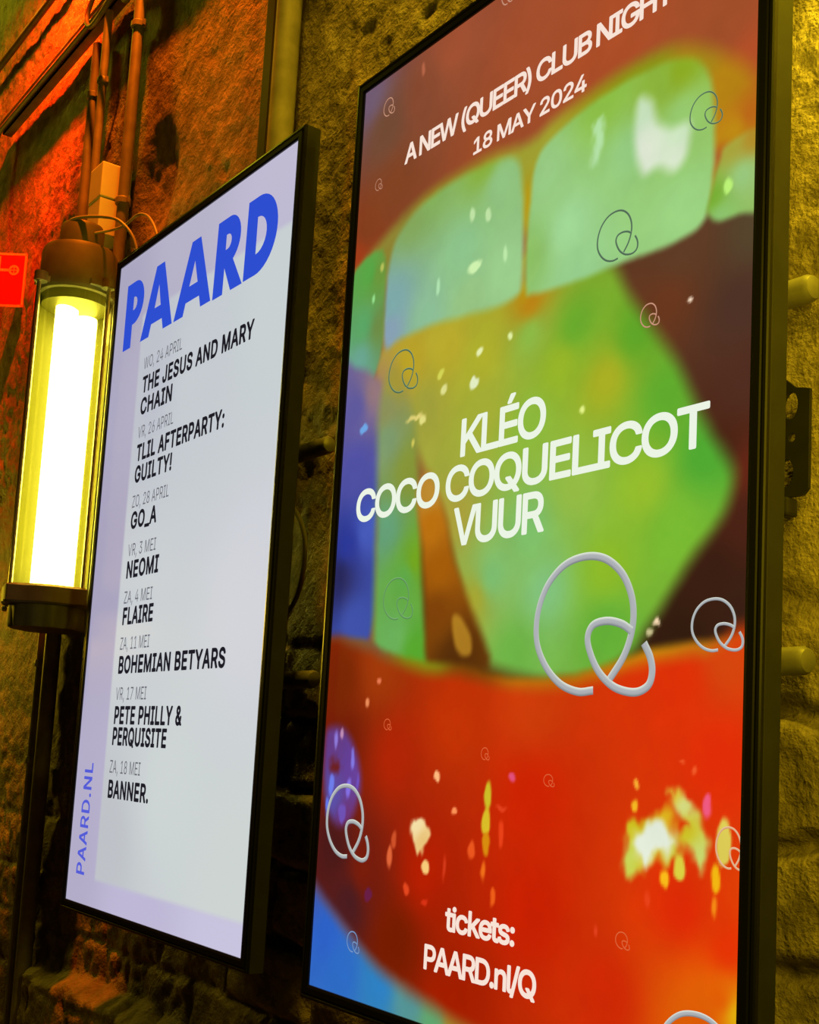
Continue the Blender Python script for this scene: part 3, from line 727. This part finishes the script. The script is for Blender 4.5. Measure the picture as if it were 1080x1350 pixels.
def set_text(name, body, x0, x1, base, cap, mat, parent, bold=0.0, track=0.0, turn=None, depth=0.0006):
    """one line of lettering in the picture plane. mm from the top left; x0..x1 = ink extents;
    bold = extra stroke (mm) added all round"""
    loops, pen = [], 0.0
    for ch in body:
        adv, conts = GLYPHS[ch]
        cs = [np.array(c, float).reshape(-1, 2) + [pen, 0] for c in conts]
        cs = [c[np.linalg.norm(c - np.roll(c, 1, 0), axis=1) > 0.5] for c in cs]
        if cs:
            loops.append(cs)
        pen += adv + track
    allp = np.concatenate([c for g in loops for c in g])
    lo, hi = allp[:, 0].min(), allp[:, 0].max()
    sx = (x1 - x0 - 2 * bold) / (hi - lo)
    sy = (cap - 2 * bold) / 509.0
    V, F = [], []

    def put(v, f):
        k = len(V)
        V.extend(v)
        F.extend(tuple(i + k for i in t) for t in f)
    for g in loops:
        g = [np.stack([x0 + bold + (c[:, 0] - lo) * sx, base - bold - c[:, 1] * sy], 1) for c in g]
        put(*fill(g))
        if bold:
            for c in g:
                put(*stroke(c, bold))
    return flat_mark(name, V, F, mat, parent, turn, depth)


def flat_mark(name, pts, F, mat, parent, turn=None, depth=0.0006):
    co = []
    for a, b in pts:
        if turn:                      # reads upwards: turn = (x of baseline, y of start)
            a, b = turn[0] - (-b), turn[1] - a
        co.append((a / 1000 - W_ACT / 2, -depth, H_ACT - b / 1000))
    o = mesh_obj(name, co, F, mat, parent)
    bm = bmesh.new()
    bm.from_mesh(o.data)
    bmesh.ops.recalc_face_normals(bm, faces=bm.faces)
    for fc in bm.faces:
        if fc.normal.y > 0:
            fc.normal_flip()
    bm.to_mesh(o.data)
    bm.free()
    return o


# ---------------------------------------------------------------- the two portrait displays
def make_display(label, x_left, dz):
    t = thing('advertising_display', label, 'screen', (x_left + W_ACT / 2, 0, Z0 + dz), 'portrait displays on the wall')
    prof = [(0.0, 0.001), (0.0, -0.0022), (0.0035, -0.0030), (0.0105, -0.0030), (0.0115, -0.0015), (0.0132, -0.0015),
            (0.0142, -0.0030), (0.0170, -0.0024), (0.0182, -0.0008), (0.0182, 0.0030)]

    def ring(mb, prof):
        v, f = [], []
        for d, y in prof:
            a, b, c0, c1 = -W_ACT / 2 - d, W_ACT / 2 + d, -d, H_ACT + d
            v += [(a, y, c0), (b, y, c0), (b, y, c1), (a, y, c1)]
        for j in range(len(prof) - 1):
            for i in range(4):
                f.append((j * 4 + i, j * 4 + (i + 1) % 4, (j + 1) * 4 + (i + 1) % 4, (j + 1) * 4 + i))
        return mb.add(v, f)
    ring(MB(), prof).build('bezel', M['frame'], t)
    side = MB()
    ring(side, [(0.0176, 0.0030), (0.0182, 0.0036), (0.0182, 0.0250), (0.0168, 0.0265), (-0.05, 0.0270)])
    side.build('side_band', M['side'], t)
    rear = MB().box((-W_ACT / 2 + 0.04, 0.0262, 0.04), (W_ACT / 2 - 0.04, 0.060, H_ACT - 0.04), 0.006)
    rear.build('rear_cover', M['black'], t)
    return t


listing = make_display('left portrait display listing concert dates in black on white below large blue lettering', 0.0, 0.0)
poster = make_display('right portrait display, the larger looking one, showing a green tongue and red lips', 0.86236, -0.0033)

LAV = [[20, 100, 170, 166, 192], [20, 600, 168, 162, 190], [20, 1150, 178, 172, 200], [300, 20, 182, 178, 200], [640, 20, 192, 186, 210],
       [660, 110, 190, 186, 210], [640, 1190, 200, 195, 222], [300, 1190, 190, 184, 214]]
WHITE = [[160, 300, 186, 190, 202], [160, 1100, 190, 194, 200], [400, 300, 196, 202, 208], [640, 250, 200, 208, 210],
         [640, 700, 208, 210, 218], [640, 1120, 205, 212, 210], [400, 1000, 205, 212, 212], [300, 700, 198, 204, 210]]
paint_listing = [[None, 0, LAV, 1]]
img = paint(paint_listing, 680.6, 1210, 173, 307)
X, Y = np.meshgrid(np.linspace(0, 680.6, 173), np.linspace(0, 1210, 307))
cov = (smooth(124, 134, X) * smooth(122, 134, Y) * smooth(1168, 1158, Y))[..., None]
img = img * (1 - cov) + cov * paint([[None, 0, WHITE, 1]], 680.6, 1210, 173, 307)
scr = screen_mesh('screen', img, W_ACT, H_ACT, listing)

BLUE = emission('blue_lettering', lin((46, 78, 208)))
BLUE2 = emission('violet_blue_lettering', lin((84, 92, 214)))
INK = emission('black_lettering', lin((30, 28, 36)))
GREY = emission('grey_lettering', lin((104, 104, 112)))


def arc(cx, cy, r, a0, a1, n=14, sy=1.0):
    return [(cx + r * math.cos(math.radians(a0 + (a1 - a0) * i / n)), cy + sy * r * math.sin(math.radians(a0 + (a1 - a0) * i / n)))
            for i in range(n + 1)]


# big geometric capitals, y downwards in mm
def cap_P(x):
    return [[(x, 180), (x, 49), (x + 40, 49)] + arc(x + 40, 92, 43, -90, 90) + [(x + 36, 135), (x + 36, 180)],
            [(x + 35, 80), (x + 35, 106)] + arc(x + 39, 93, 13, 90, -90, 8)]


def cap_A(x0, x1):
    c = (x0 + x1) / 2
    return [[(x0, 180), (c - 17, 49), (c + 17, 49), (x1, 180), (x1 - 38, 180), (x1 - 46, 158), (x0 + 46, 158), (x0 + 38, 180)],
            [(c, 88), (x1 - 56, 130), (x0 + 56, 130)]]


def cap_R(x):
    return [[(x, 182), (x + 4, 49), (x + 46, 49)] + arc(x + 46, 91, 42, -90, 62) + [(x + 104, 182), (x + 64, 182), (x + 37, 137), (x + 36, 182)],
            [(x + 37, 79), (x + 37, 105)] + arc(x + 43, 92, 13, 90, -90, 8)]


def cap_D(x):
    return [[(x, 181), (x + 3, 49), (x + 38, 49)] + arc(x + 38, 115, 66, -90, 90, 20) + [(x + 36, 181)],
            [(x + 37, 84), (x + 37, 146)] + arc(x + 38, 115, 31, 90, -90, 12)]


big = []
for conts in (cap_P(45), cap_A(126, 264), cap_A(270, 414), cap_R(421), cap_D(528)):
    cs = []
    for k, c in enumerate(conts):
        c = np.array(c, float)
        if (area2(c) > 0) != (k == 0):
            c = c[::-1]
        cs.append(c)
    big.append(fill(cs))
V, F = [], []
for v, f in big:
    k = len(V)
    V += v
    F += [tuple(i + k for i in t) for t in f]
group_of(flat_mark('title_lettering', V, F, BLUE, scr), 'large blue capitals')
t_ = set_text('address_lettering', 'PAARD.NL', 0, 200, 0, 39, BLUE2, scr, bold=1.0, track=45, turn=(79, 1160))
group_of(t_, 'small blue capitals reading upwards')
for body, base, x1 in (('WO, 24 APRIL', 240, 316), ('VR, 26 APRIL', 370, 304), ('ZO, 28 APRIL', 499, 310), ('VR, 3 MEI', 588, 274),
                       ('ZA, 4 MEI', 674, 276), ('ZA, 11 MEI', 757, 280), ('VR, 17 MEI', 846, 285), ('ZA, 18 MEI', 974, 286)):
    group_of(set_text('date_lettering', body, 155, x1, base, 22, GREY, scr, bold=0.0, track=14), 'thin grey capitals')
for body, base, x1 in (('THE JESUS AND MARY', 286, 579), ('CHAIN', 327, 290), ('TLIL AFTERPARTY:', 414, 500), ('GUILTY!', 454, 312),
                       ('GO_A', 539, 267), ('NEOMI', 629, 292), ('FLAIRE', 713, 286), ('BOHEMIAN BETYARS', 800, 565),
                       ('PETE PHILLY &', 889, 430), ('PERQUISITE', 926, 379), ('BANNER.', 1018, 327)):
    group_of(set_text('act_lettering', body, 156, x1, base, 32, INK, scr, bold=1.6, track=34), 'bold black capitals')

pic = paint(PICTURE_LAYERS, 680.6, 1210, 321, 571, 1.0)
streak = fbm(*np.meshgrid(np.linspace(0, 6.8, 321), np.linspace(0, 12.1, 571)), 3.0, 7, 4, 0.6)[..., None]
pic = np.clip(pic * (1 + 0.03 * streak), 0, 255)
scr2 = screen_mesh('screen', pic, W_ACT, H_ACT, poster)
PALE = emission('white_lettering', lin((236, 244, 228)))
WARM = emission('warm_white_lettering', lin((248, 226, 212)))
set_text('headline_lettering', 'A NEW (QUEER) CLUB NIGHT', 107, 573, 146, 27, WARM, scr2, bold=1.05, track=-66)
set_text('date_lettering', '18 MAY 2024', 254, 450, 189, 21, WARM, scr2, bold=0.7, track=-44)
set_text('act_lettering', 'KLÉO', 259, 407, 565, 46, PALE, scr2, bold=1.5, track=-66)
set_text('act_lettering', 'COCO COQUELICOT', 42, 634, 617, 43, PALE, scr2, bold=1.5, track=-56)
set_text('act_lettering', 'VUUR', 253, 411, 671, 46, PALE, scr2, bold=1.5, track=-66)
set_text('ticket_lettering', 'tickets:', 275, 393, 1104, 27, WARM, scr2, bold=1.15, track=-46)
set_text('ticket_lettering', 'PAARD.nl/Q', 240, 429, 1151, 28, WARM, scr2, bold=1.15, track=-56)

RIBBON = {   # edge, core, outer colours (sRGB) and half width as part of the emblem's height
    'silver': ((112, 118, 122), (186, 190, 194), (232, 240, 222), 0.030), 'rose': ((150, 95, 70), (214, 158, 132), (222, 170, 142), 0.030),
    'dark': ((92, 120, 92), (84, 112, 88), (150, 190, 140), 0.022), 'green': ((78, 132, 70), (100, 158, 96), (150, 200, 140), 0.022),
    'orange': ((190, 50, 20), (236, 108, 60), (238, 120, 70), 0.040), 'blue': ((50, 80, 140), (130, 165, 215), (120, 150, 200), 0.035),
    'cream': ((210, 120, 70), (238, 190, 150), (245, 205, 160), 0.028)}


def ring_emblem(cx, cy, h, w, style):
    e0, e1, e2, hw = RIBBON[style]
    V, F, C = [], [], []
    for strand in EMBLEM_STRANDS:
        p = curve_pts(np.array(strand), 7 if h > 40 else 4)
        p = p * [w / 1.198, h] + [cx, cy]
        t = np.gradient(p, axis=0)
        t /= np.maximum(np.linalg.norm(t, axis=1, keepdims=True), 1e-9)
        n = np.stack([t[:, 1], -t[:, 0]], 1)
        n = np.where(n[:, 1:2] > 0, -n, n)          # towards the upper side
        side = np.stack([t[:, 1], -t[:, 0]], 1)
        k0 = len(V)
        for i in range(len(p)):
            if not (0.5 < p[i][0] < W_ACT * 1000 - 0.5 and 0.5 < p[i][1] < H_ACT * 1000 - 0.5):
                pass
            upness = side[i][1]                       # -1 where the left edge faces up
            for s, u in ((-1.0, 0), (-0.35, 1), (0.35, 2), (1.0, 3)):
                q = p[i] + side[i] * s * hw * h
                q = np.clip(q, [0.5, 0.5], [W_ACT * 1000 - 0.5, H_ACT * 1000 - 0.5])
                V.append(tuple(q))
                lit = 0.5 - 0.5 * s * upness
                c = np.array(e0) * (1 - lit) + np.array(e2) * lit if abs(s) == 1 else np.array(e1) * (0.86 + 0.14 * lit)
                C.append(c)
        for i in range(len(p) - 1):
            for s in range(3):
                a = k0 + i * 4 + s
                F.append((a, a + 1, a + 5, a + 4))
    o = flat_mark('ring_emblem', V, F, M['picture'], scr2, None, 0.0010)
    at = o.data.color_attributes.new('picture', 'FLOAT_COLOR', 'POINT')
    rgba = np.ones((len(V), 4), np.float32)
    rgba[:, :3] = lin(np.clip(np.array(C), 0, 255))
    at.data.foreach_set('color', rgba.ravel())
    return o


for e in EMBLEMS:
    ring_emblem(*e)


# ---------------------------------------------------------------- mounts behind the displays
def make_mount(label, x_left):
    t = thing('display_mount', label, 'mount', (x_left + W_ACT / 2, 0.09, Z0 + 0.576), 'steel mounts behind the displays')
    for z in (0.754, 0.398):
        r, L = 0.0135, W_ACT / 2
        mb = MB()
        n = 20
        prof = [(-L + 0.002, 0.2), (-L + 0.001, 0.7), (-L + 0.004, 1.0), (L - 0.007, 1.0), (L - 0.002, 0.82), (L, 0.45)]
        mb.lathe([(r * k, x) for x, k in prof], n=n)
        mb.v = [(q[2], q[1], q[0] + z - 0.576) for q in mb.v]
        mb.build('rail', M['rail'], t, smooth=True)
        for x in (-0.15, 0.15):
            MB().box((x - 0.02, 0.0, z - 0.576 - 0.03), (x + 0.02, 0.0405, z - 0.576 + 0.03), 0.003).build('wall_bracket', M['rail'], t)
    for x in (-0.12, 0.12):
        MB().box((x - 0.02, -0.029, -0.25), (x + 0.02, -0.0145, 0.25), 0.002).build('arm', M['black'], t)
    return t


make_mount('two grey steel tubes behind the left display, seen in the gap between the screens', 0.0)
make_mount('two grey steel tubes behind the right display, ends showing at the picture edge', 0.86236)

# perforated black plate beyond the right display's edge
pl = thing('perforated_bracket', 'black perforated metal bracket on the wall beside the right display', 'bracket', (1.45, 0.098, Z0 + 0.61))
V, F = [], []
w0, w1, h0, h1 = -0.10, 0.0815, -0.054, 0.053
outer = [(w0, h0), (w1 - 0.006, h0), (w1, h0 + 0.006), (w1, h1 - 0.004), (w1 - 0.016, h1), (w1 - 0.030, h1 + 0.012), (w0, h1 + 0.012)]
holes = []
for cx, cy, rx, ry in ((0.060, 0.036, 0.0085, 0.0135), (0.062, 0.004, 0.004, 0.0045), (0.056, -0.030, 0.0085, 0.0135), (0.0, 0.036, 0.008, 0.013), (0.0, -0.03, 0.008, 0.013)):
    holes.append([(cx + rx * math.cos(-2 * math.pi * i / 18), cy + ry * math.sin(-2 * math.pi * i / 18)) for i in range(18)])
v2, f2 = fill([outer] + holes)
n2 = len(v2)
V = [(a, 0.0, b) for a, b in v2] + [(a, 0.004, b) for a, b in v2]
F = list(f2) + [tuple(i + n2 for i in reversed(t)) for t in f2]
k = 0
for loop in [outer] + holes:
    L = len(loop)
    for i in range(L):
        F.append((k + i, k + (i + 1) % L, k + (i + 1) % L + n2, k + i + n2))
    k += L
MB().add(V, F).build('plate', M['black'], pl)
MB().box((0.028, -0.006, -0.072), (0.062, 0.012, -0.054), 0.003).build('hook', M['black'], pl)
for z in (0.02, -0.02):
    mb = MB().tube([(-0.06, -0.006, z), (-0.06, 0.04, z)], 0.006, 10)
    mb.build('bolt', M['lamp_steel'], pl, smooth=True)

# ---------------------------------------------------------------- tube lamp
LX, LY = -0.298, 0.020
lamp = thing('tube_lamp', 'yellow glowing industrial tube lamp on the wall left of the displays', 'lamp', (LX, LY, Z0 + 0.50))
B = 0.50


def lobed(n_l, amp, ph=0.0):
    return lambda a, z: 1.0 + amp * max(0.0, math.cos(n_l * (a - ph))) ** 3


ROD_A = [math.radians(a) for a in (20, 110, 200, 290)]
MB().lathe([(0.044, 1.343 - B), (0.047, 1.346 - B), (0.047, 1.392 - B), (0.043, 1.400 - B), (0.036, 1.402 - B)]).build('cable_gland', M['lamp_body'], lamp, smooth=True)
MB().lathe([(0.074, 1.236 - B), (0.081, 1.238 - B), (0.082, 1.246 - B), (0.081, 1.330 - B), (0.076, 1.341 - B), (0.066, 1.345 - B)], n=48).build('top_housing', M['lamp_body'], lamp, smooth=True)
mb = MB()
for a in ROD_A:
    mb.tube([(0.098 * math.cos(a), 0.098 * math.sin(a), 1.243 - B), (0.098 * math.cos(a), 0.098 * math.sin(a), 1.263 - B)], 0.014, 14)
    mb.box((min(0, 0.095 * math.cos(a)) - 0.004, min(0, 0.095 * math.sin(a)) - 0.004, 1.246 - B),
           (max(0, 0.095 * math.cos(a)) + 0.004, max(0, 0.095 * math.sin(a)) + 0.004, 1.258 - B))
mb.build('top_flange', M['lamp_body'], lamp, smooth=True)
MB().lathe([(0.060, 0.512 - B), (0.078, 0.515 - B), (0.080, 0.522 - B), (0.080, 0.566 - B)], n=48,
           squash=lambda a, z: 1.0 - (0.055 if (z < 0.05 and (a / (2 * math.pi) * 12) % 1 < 0.36) else 0.0)).build('bottom_cap', M['lamp_body'], lamp, smooth=True)
MB().lathe([(0.092, 0.561 - B), (0.096, 0.565 - B), (0.096, 0.596 - B), (0.090, 0.601 - B)], n=48,
           squash=lobed(4, 0.16, ROD_A[0])).build('bottom_flange', M['lamp_body'], lamp, smooth=True)
for a in ROD_A:
    p = (0.1015 * math.cos(a), 0.1015 * math.sin(a))
    MB().tube([(p[0], p[1], 0.600 - B), (p[0], p[1], 1.245 - B)], 0.0045, 10).build('tie_rod', M['lamp_steel'], lamp, smooth=True)
n = 40
v, f = [], []
for r in (0.0870, 0.0850):
    for z in (0.598 - B, 1.240 - B):
        for i in range(n):
            a = 2 * math.pi * i / n
            v.append((r * math.cos(a), r * math.sin(a), z))
for s in (0, 2):
    for i in range(n):
        f.append((s * n + i, s * n + (i + 1) % n, (s + 1) * n + (i + 1) % n, (s + 1) * n + i))
MB().add(v, f).build('glass_tube', M['glass'], lamp, smooth=True)
# added curved liner behind the tubes in place of a yellow gel, open to the room
v, f = [], []
for r in (0.078, 0.0765):
    for z in (0.604 - B, 1.234 - B):
        for i in range(21):
            a = math.radians(62 + 198 * i / 20)
            v.append((r * math.cos(a), r * math.sin(a), z))
for i in range(20):
    f += [(i, i + 1, 21 + i + 1, 21 + i), (42 + i, 63 + i, 63 + i + 1, 42 + i + 1)]
MB().add(v, f).build('yellow_liner', M['yellow_liner'], lamp, smooth=True)
MB().lathe([(0.030, 1.205 - B), (0.072, 1.216 - B), (0.074, 1.236 - B)], n=40).build('lamp_holder', M['yellow_liner'], lamp, smooth=True)
for (dx, dy, z1) in ((0.008, -0.021, 1.216), (-0.0045, 0.027, 1.200)):
    MB().lathe([(0.023, 0.602 - B), (0.024, 0.606 - B), (0.024, z1 - 0.004 - B), (0.023, z1 - B)], (dx, dy, 0), 24).build('fluorescent_tube', M['tube'], lamp, smooth=True)
for z in (0.58, 1.29):
    MB().box((-0.02, 0.07, z - 0.012 - B), (0.02, 0.105, z + 0.012 - B), 0.003).build('wall_bracket', M['lamp_body'], lamp)
mb = MB().tube([(-0.062, -0.068, 0.556 - B), (-0.066, -0.074, 0.556 - B)], 0.006, 10)
mb.build('screw', M['lamp_steel'], lamp, smooth=True)


def tube_thing(name, label, cat, pts, r, mat, group=None, n=14):
    o = MB().tube(pts, r, n).build(name, mat, None, smooth=True, angle=1.0)
    return group_of(o, label, cat, group)


def Zr(p):
    return [(a, b, c + Z0) for a, b, c in p]


# thin supply cables curling from the lamp's top behind the left display
for r, ctrl in ((0.0035, [(-0.300, -0.018, 1.385), (-0.27, -0.012, 1.401), (-0.22, 0.03, 1.402), (-0.18, 0.06, 1.385), (-0.15, 0.085, 1.33), (-0.14, 0.095, 1.22)]),
                (0.003, [(-0.262, 0.02, 1.372), (-0.22, 0.075, 1.392), (-0.15, 0.085, 1.40), (-0.09, 0.088, 1.37), (-0.04, 0.09, 1.30), (-0.02, 0.09, 1.2)])):
    MB().tube(curve_pts([(p[0] - LX, p[1] - LY, p[2] - B) for p in ctrl], 6), r).build('supply_cable', M['cable'], lamp, smooth=True, angle=1.0)

# ---------------------------------------------------------------- fire sign at the left edge
sg = thing('fire_sign', 'red fire equipment sign with pale border standing off the wall at the left edge', 'sign', (-1.0055, 0.120, Z0 + 1.5145))
sg.rotation_euler = (0, 0, math.radians(52))
SW, SH = 0.150, 0.0755          # wedge-shaped sign: the seen panel runs out from the wall at an angle
MB().box((-SW, 0.0, -SH), (0, 0.003, SH), 0.0006).build('plate', M['sign_red'], sg)
mb = MB()
for lo, hi in (((-SW, -SH), (0, -SH + 0.006)), ((-SW, SH - 0.006), (0, SH)), ((-SW, -SH), (-SW + 0.006, SH)), ((-0.006, -SH), (0, SH))):
    mb.box((lo[0], -0.0008, lo[1]), (hi[0], 0.0002, hi[1]))
mb.build('border', M['sign_white'], sg)
mb = MB()
mb.box((-0.084, -0.0009, -0.024), (-0.072, 0.0002, 0.066))
mb.box((-0.074, -0.0009, 0.0235), (-0.046, 0.0002, 0.0315))
v, f = [], []
for i in range(28):
    a = 2 * math.pi * i / 28
    for r in (0.0145, 0.0085):
        v.append((-0.0335 + r * math.cos(a), -0.0009, 0.0275 + r * math.sin(a)))
for i in range(28):
    j = (i + 1) % 28
    f.append((2 * i, 2 * j, 2 * j + 1, 2 * i + 1))
mb.add(v, f)
mb.box((-0.043, -0.0009, 0.0260), (-0.024, 0.0002, 0.0290))
mb.box((-0.035, -0.0009, 0.018), (-0.032, 0.0002, 0.037))
mb.build('valve_symbol', M['sign_white'], sg)

# ---------------------------------------------------------------- cable tray, conduits, pipes
tr = thing('cable_tray', 'dark cable tray with two thin conduits running along the upper left wall', 'cable tray', (-0.4, 0.1, Z0 + 2.05))
tz = 0.0
MB().box((-0.88, -0.004, -0.016), (0.62, 0.022, -0.012)).box((-0.88, -0.004, -0.016), (0.62, -0.001, 0.0)).build('tray', M['dark_pipe'], tr)
for dy, dz in ((-0.010, 0.013), (-0.012, -0.006)):
    pts = [(0.62, dy, dz), (-0.86, dy, dz)] + [(-0.86 - 0.05 * math.sin(a), dy, dz - 0.05 + 0.05 * math.cos(a)) for a in (0.5, 1.05, 1.57)] + [(-0.91, dy, -0.25), (-0.91, dy, -0.9)]
    MB().tube(pts, 0.0065, 10).build('conduit', M['pipe'], tr, smooth=True, angle=1.2)
tube_thing('upper_conduit', 'single dark conduit high on the wall in the top left corner', 'conduit',
           Zr([(-2.4, 0.105, 2.315), (1.0, 0.105, 2.30)]), 0.010, M['dark_pipe'])
tube_thing('cable_loop', 'orange lit loop of cable hanging over the tray above the pipes', 'cable',
           curve_pts(Zr([(-0.53, 0.075, 2.09), (-0.545, 0.066, 2.03), (-0.50, 0.062, 1.985), (-0.44, 0.062, 1.985), (-0.385, 0.066, 2.01), (-0.37, 0.075, 2.06)]), 6), 0.006, M['pipe'])


def pipe(label, x, y, z0, z1, r, mat, clips=(), bend=None, lean=0.0):
    t = thing('wall_pipe', label, 'pipe', (x, y, Z0 + z0))
    L = z1 - z0
    pts = [(0, 0, 0), (lean * 0.5, 0, L * 0.5), (lean, 0, L)]
    if bend:
        bx, bz = bend
        pts += [(lean + bx * (1 - math.cos(a)), 0, L + bz * math.sin(a)) for a in (0.4, 0.8, 1.2, 1.57)] + [(lean + bx * 1.0, 0, L + bz)]
        pts = pts[:-1] + [(lean + bx * 3, 0, L + bz)]
    MB().tube(pts, r, 16).build('tube', mat, t, smooth=True, angle=1.0)
    for z in clips:
        q = (z - z0) / L * lean
        mb = MB().lathe([(r * 1.22, -0.008), (r * 1.35, -0.006), (r * 1.35, 0.006), (r * 1.22, 0.008)], (q, 0, z - z0), 16)
        mb.box((q - r * 1.9, 0.0, z - z0 - 0.007), (q + r * 1.9, 0.006, z - z0 + 0.007))
        mb.build('clip', M['pipe'], t, smooth=True)
    return t


pipe('leftmost red lit pipe above the tube lamp with a clip halfway up', -0.553, 0.103, 1.25, 1.98, 0.012, M['pipe'], (1.845,))
pipe('thin dark pipe just right of the leftmost red lit pipe', -0.480, 0.098, 1.25, 2.03, 0.010, M['pipe'], (1.85,))
pipe('tall red lit pipe with a bend at the top, right of the white duct', -0.285, 0.100, 1.15, 1.985, 0.013, M['pipe'], (1.90, 1.48), (-0.035, 0.035))
pipe('thin cable pipe left of the tall bent pipe', -0.318, 0.110, 1.15, 1.90, 0.006, M['dark_pipe'], (1.84,))
dc = thing('cable_duct', 'pale boxed cable duct lit orange above the tube lamp', 'duct', (-0.3455, 0.055, Z0 + 1.405))
MB().box((-0.0355, 0.001, 0.0), (0.0355, 0.070, 0.083), 0.002).build('duct_body', M['duct'], dc)
MB().box((-0.0365, 0.0, 0.085), (0.0365, 0.070, 0.167), 0.003).build('duct_cover', M['duct'], dc)

# below the lamp
pipe('thin pipe below the tube lamp, left of the wide pipe', -0.548, 0.100, -0.9, 0.60, 0.009, M['pipe'], (0.24, 0.46))
pipe('wide olive pipe below the tube lamp', -0.468, 0.098, -0.9, 0.62, 0.018, M['pipe'], (), None, 0.0)
pipe('slim dark pipe running down beside the wide pipe below the lamp', -0.500, 0.108, -0.9, 0.25, 0.009, M['dark_pipe'], (-0.10,))

# tall pair between the orange wall and the displays
pipe('wide olive pipe rising behind the left display top', 0.452, 0.088, 0.9, 2.2, 0.022, M['pipe'])
bk = MB().box((0.372, 0.085, Z0 + 0.9), (0.405, 0.13, Z0 + 2.2), 0.003).build('shaded_gap_strip', M['black'])  # flat black strip put in for the shaded gap beside the pipe
group_of(bk, 'shaded gap filled by a flat black trunking left of the wide olive pipe above the left display', 'strip')

# hanging cable arc between the displays
tube_thing('hanging_cable', 'thin cable arc hanging on the wall between the two displays', 'cable',
           curve_pts(Zr([(0.50, 0.095, 0.70), (0.56, 0.100, 0.675), (0.598, 0.102, 0.63), (0.606, 0.102, 0.585), (0.59, 0.102, 0.53), (0.54, 0.100, 0.49)]), 6), 0.004, M['pipe'])
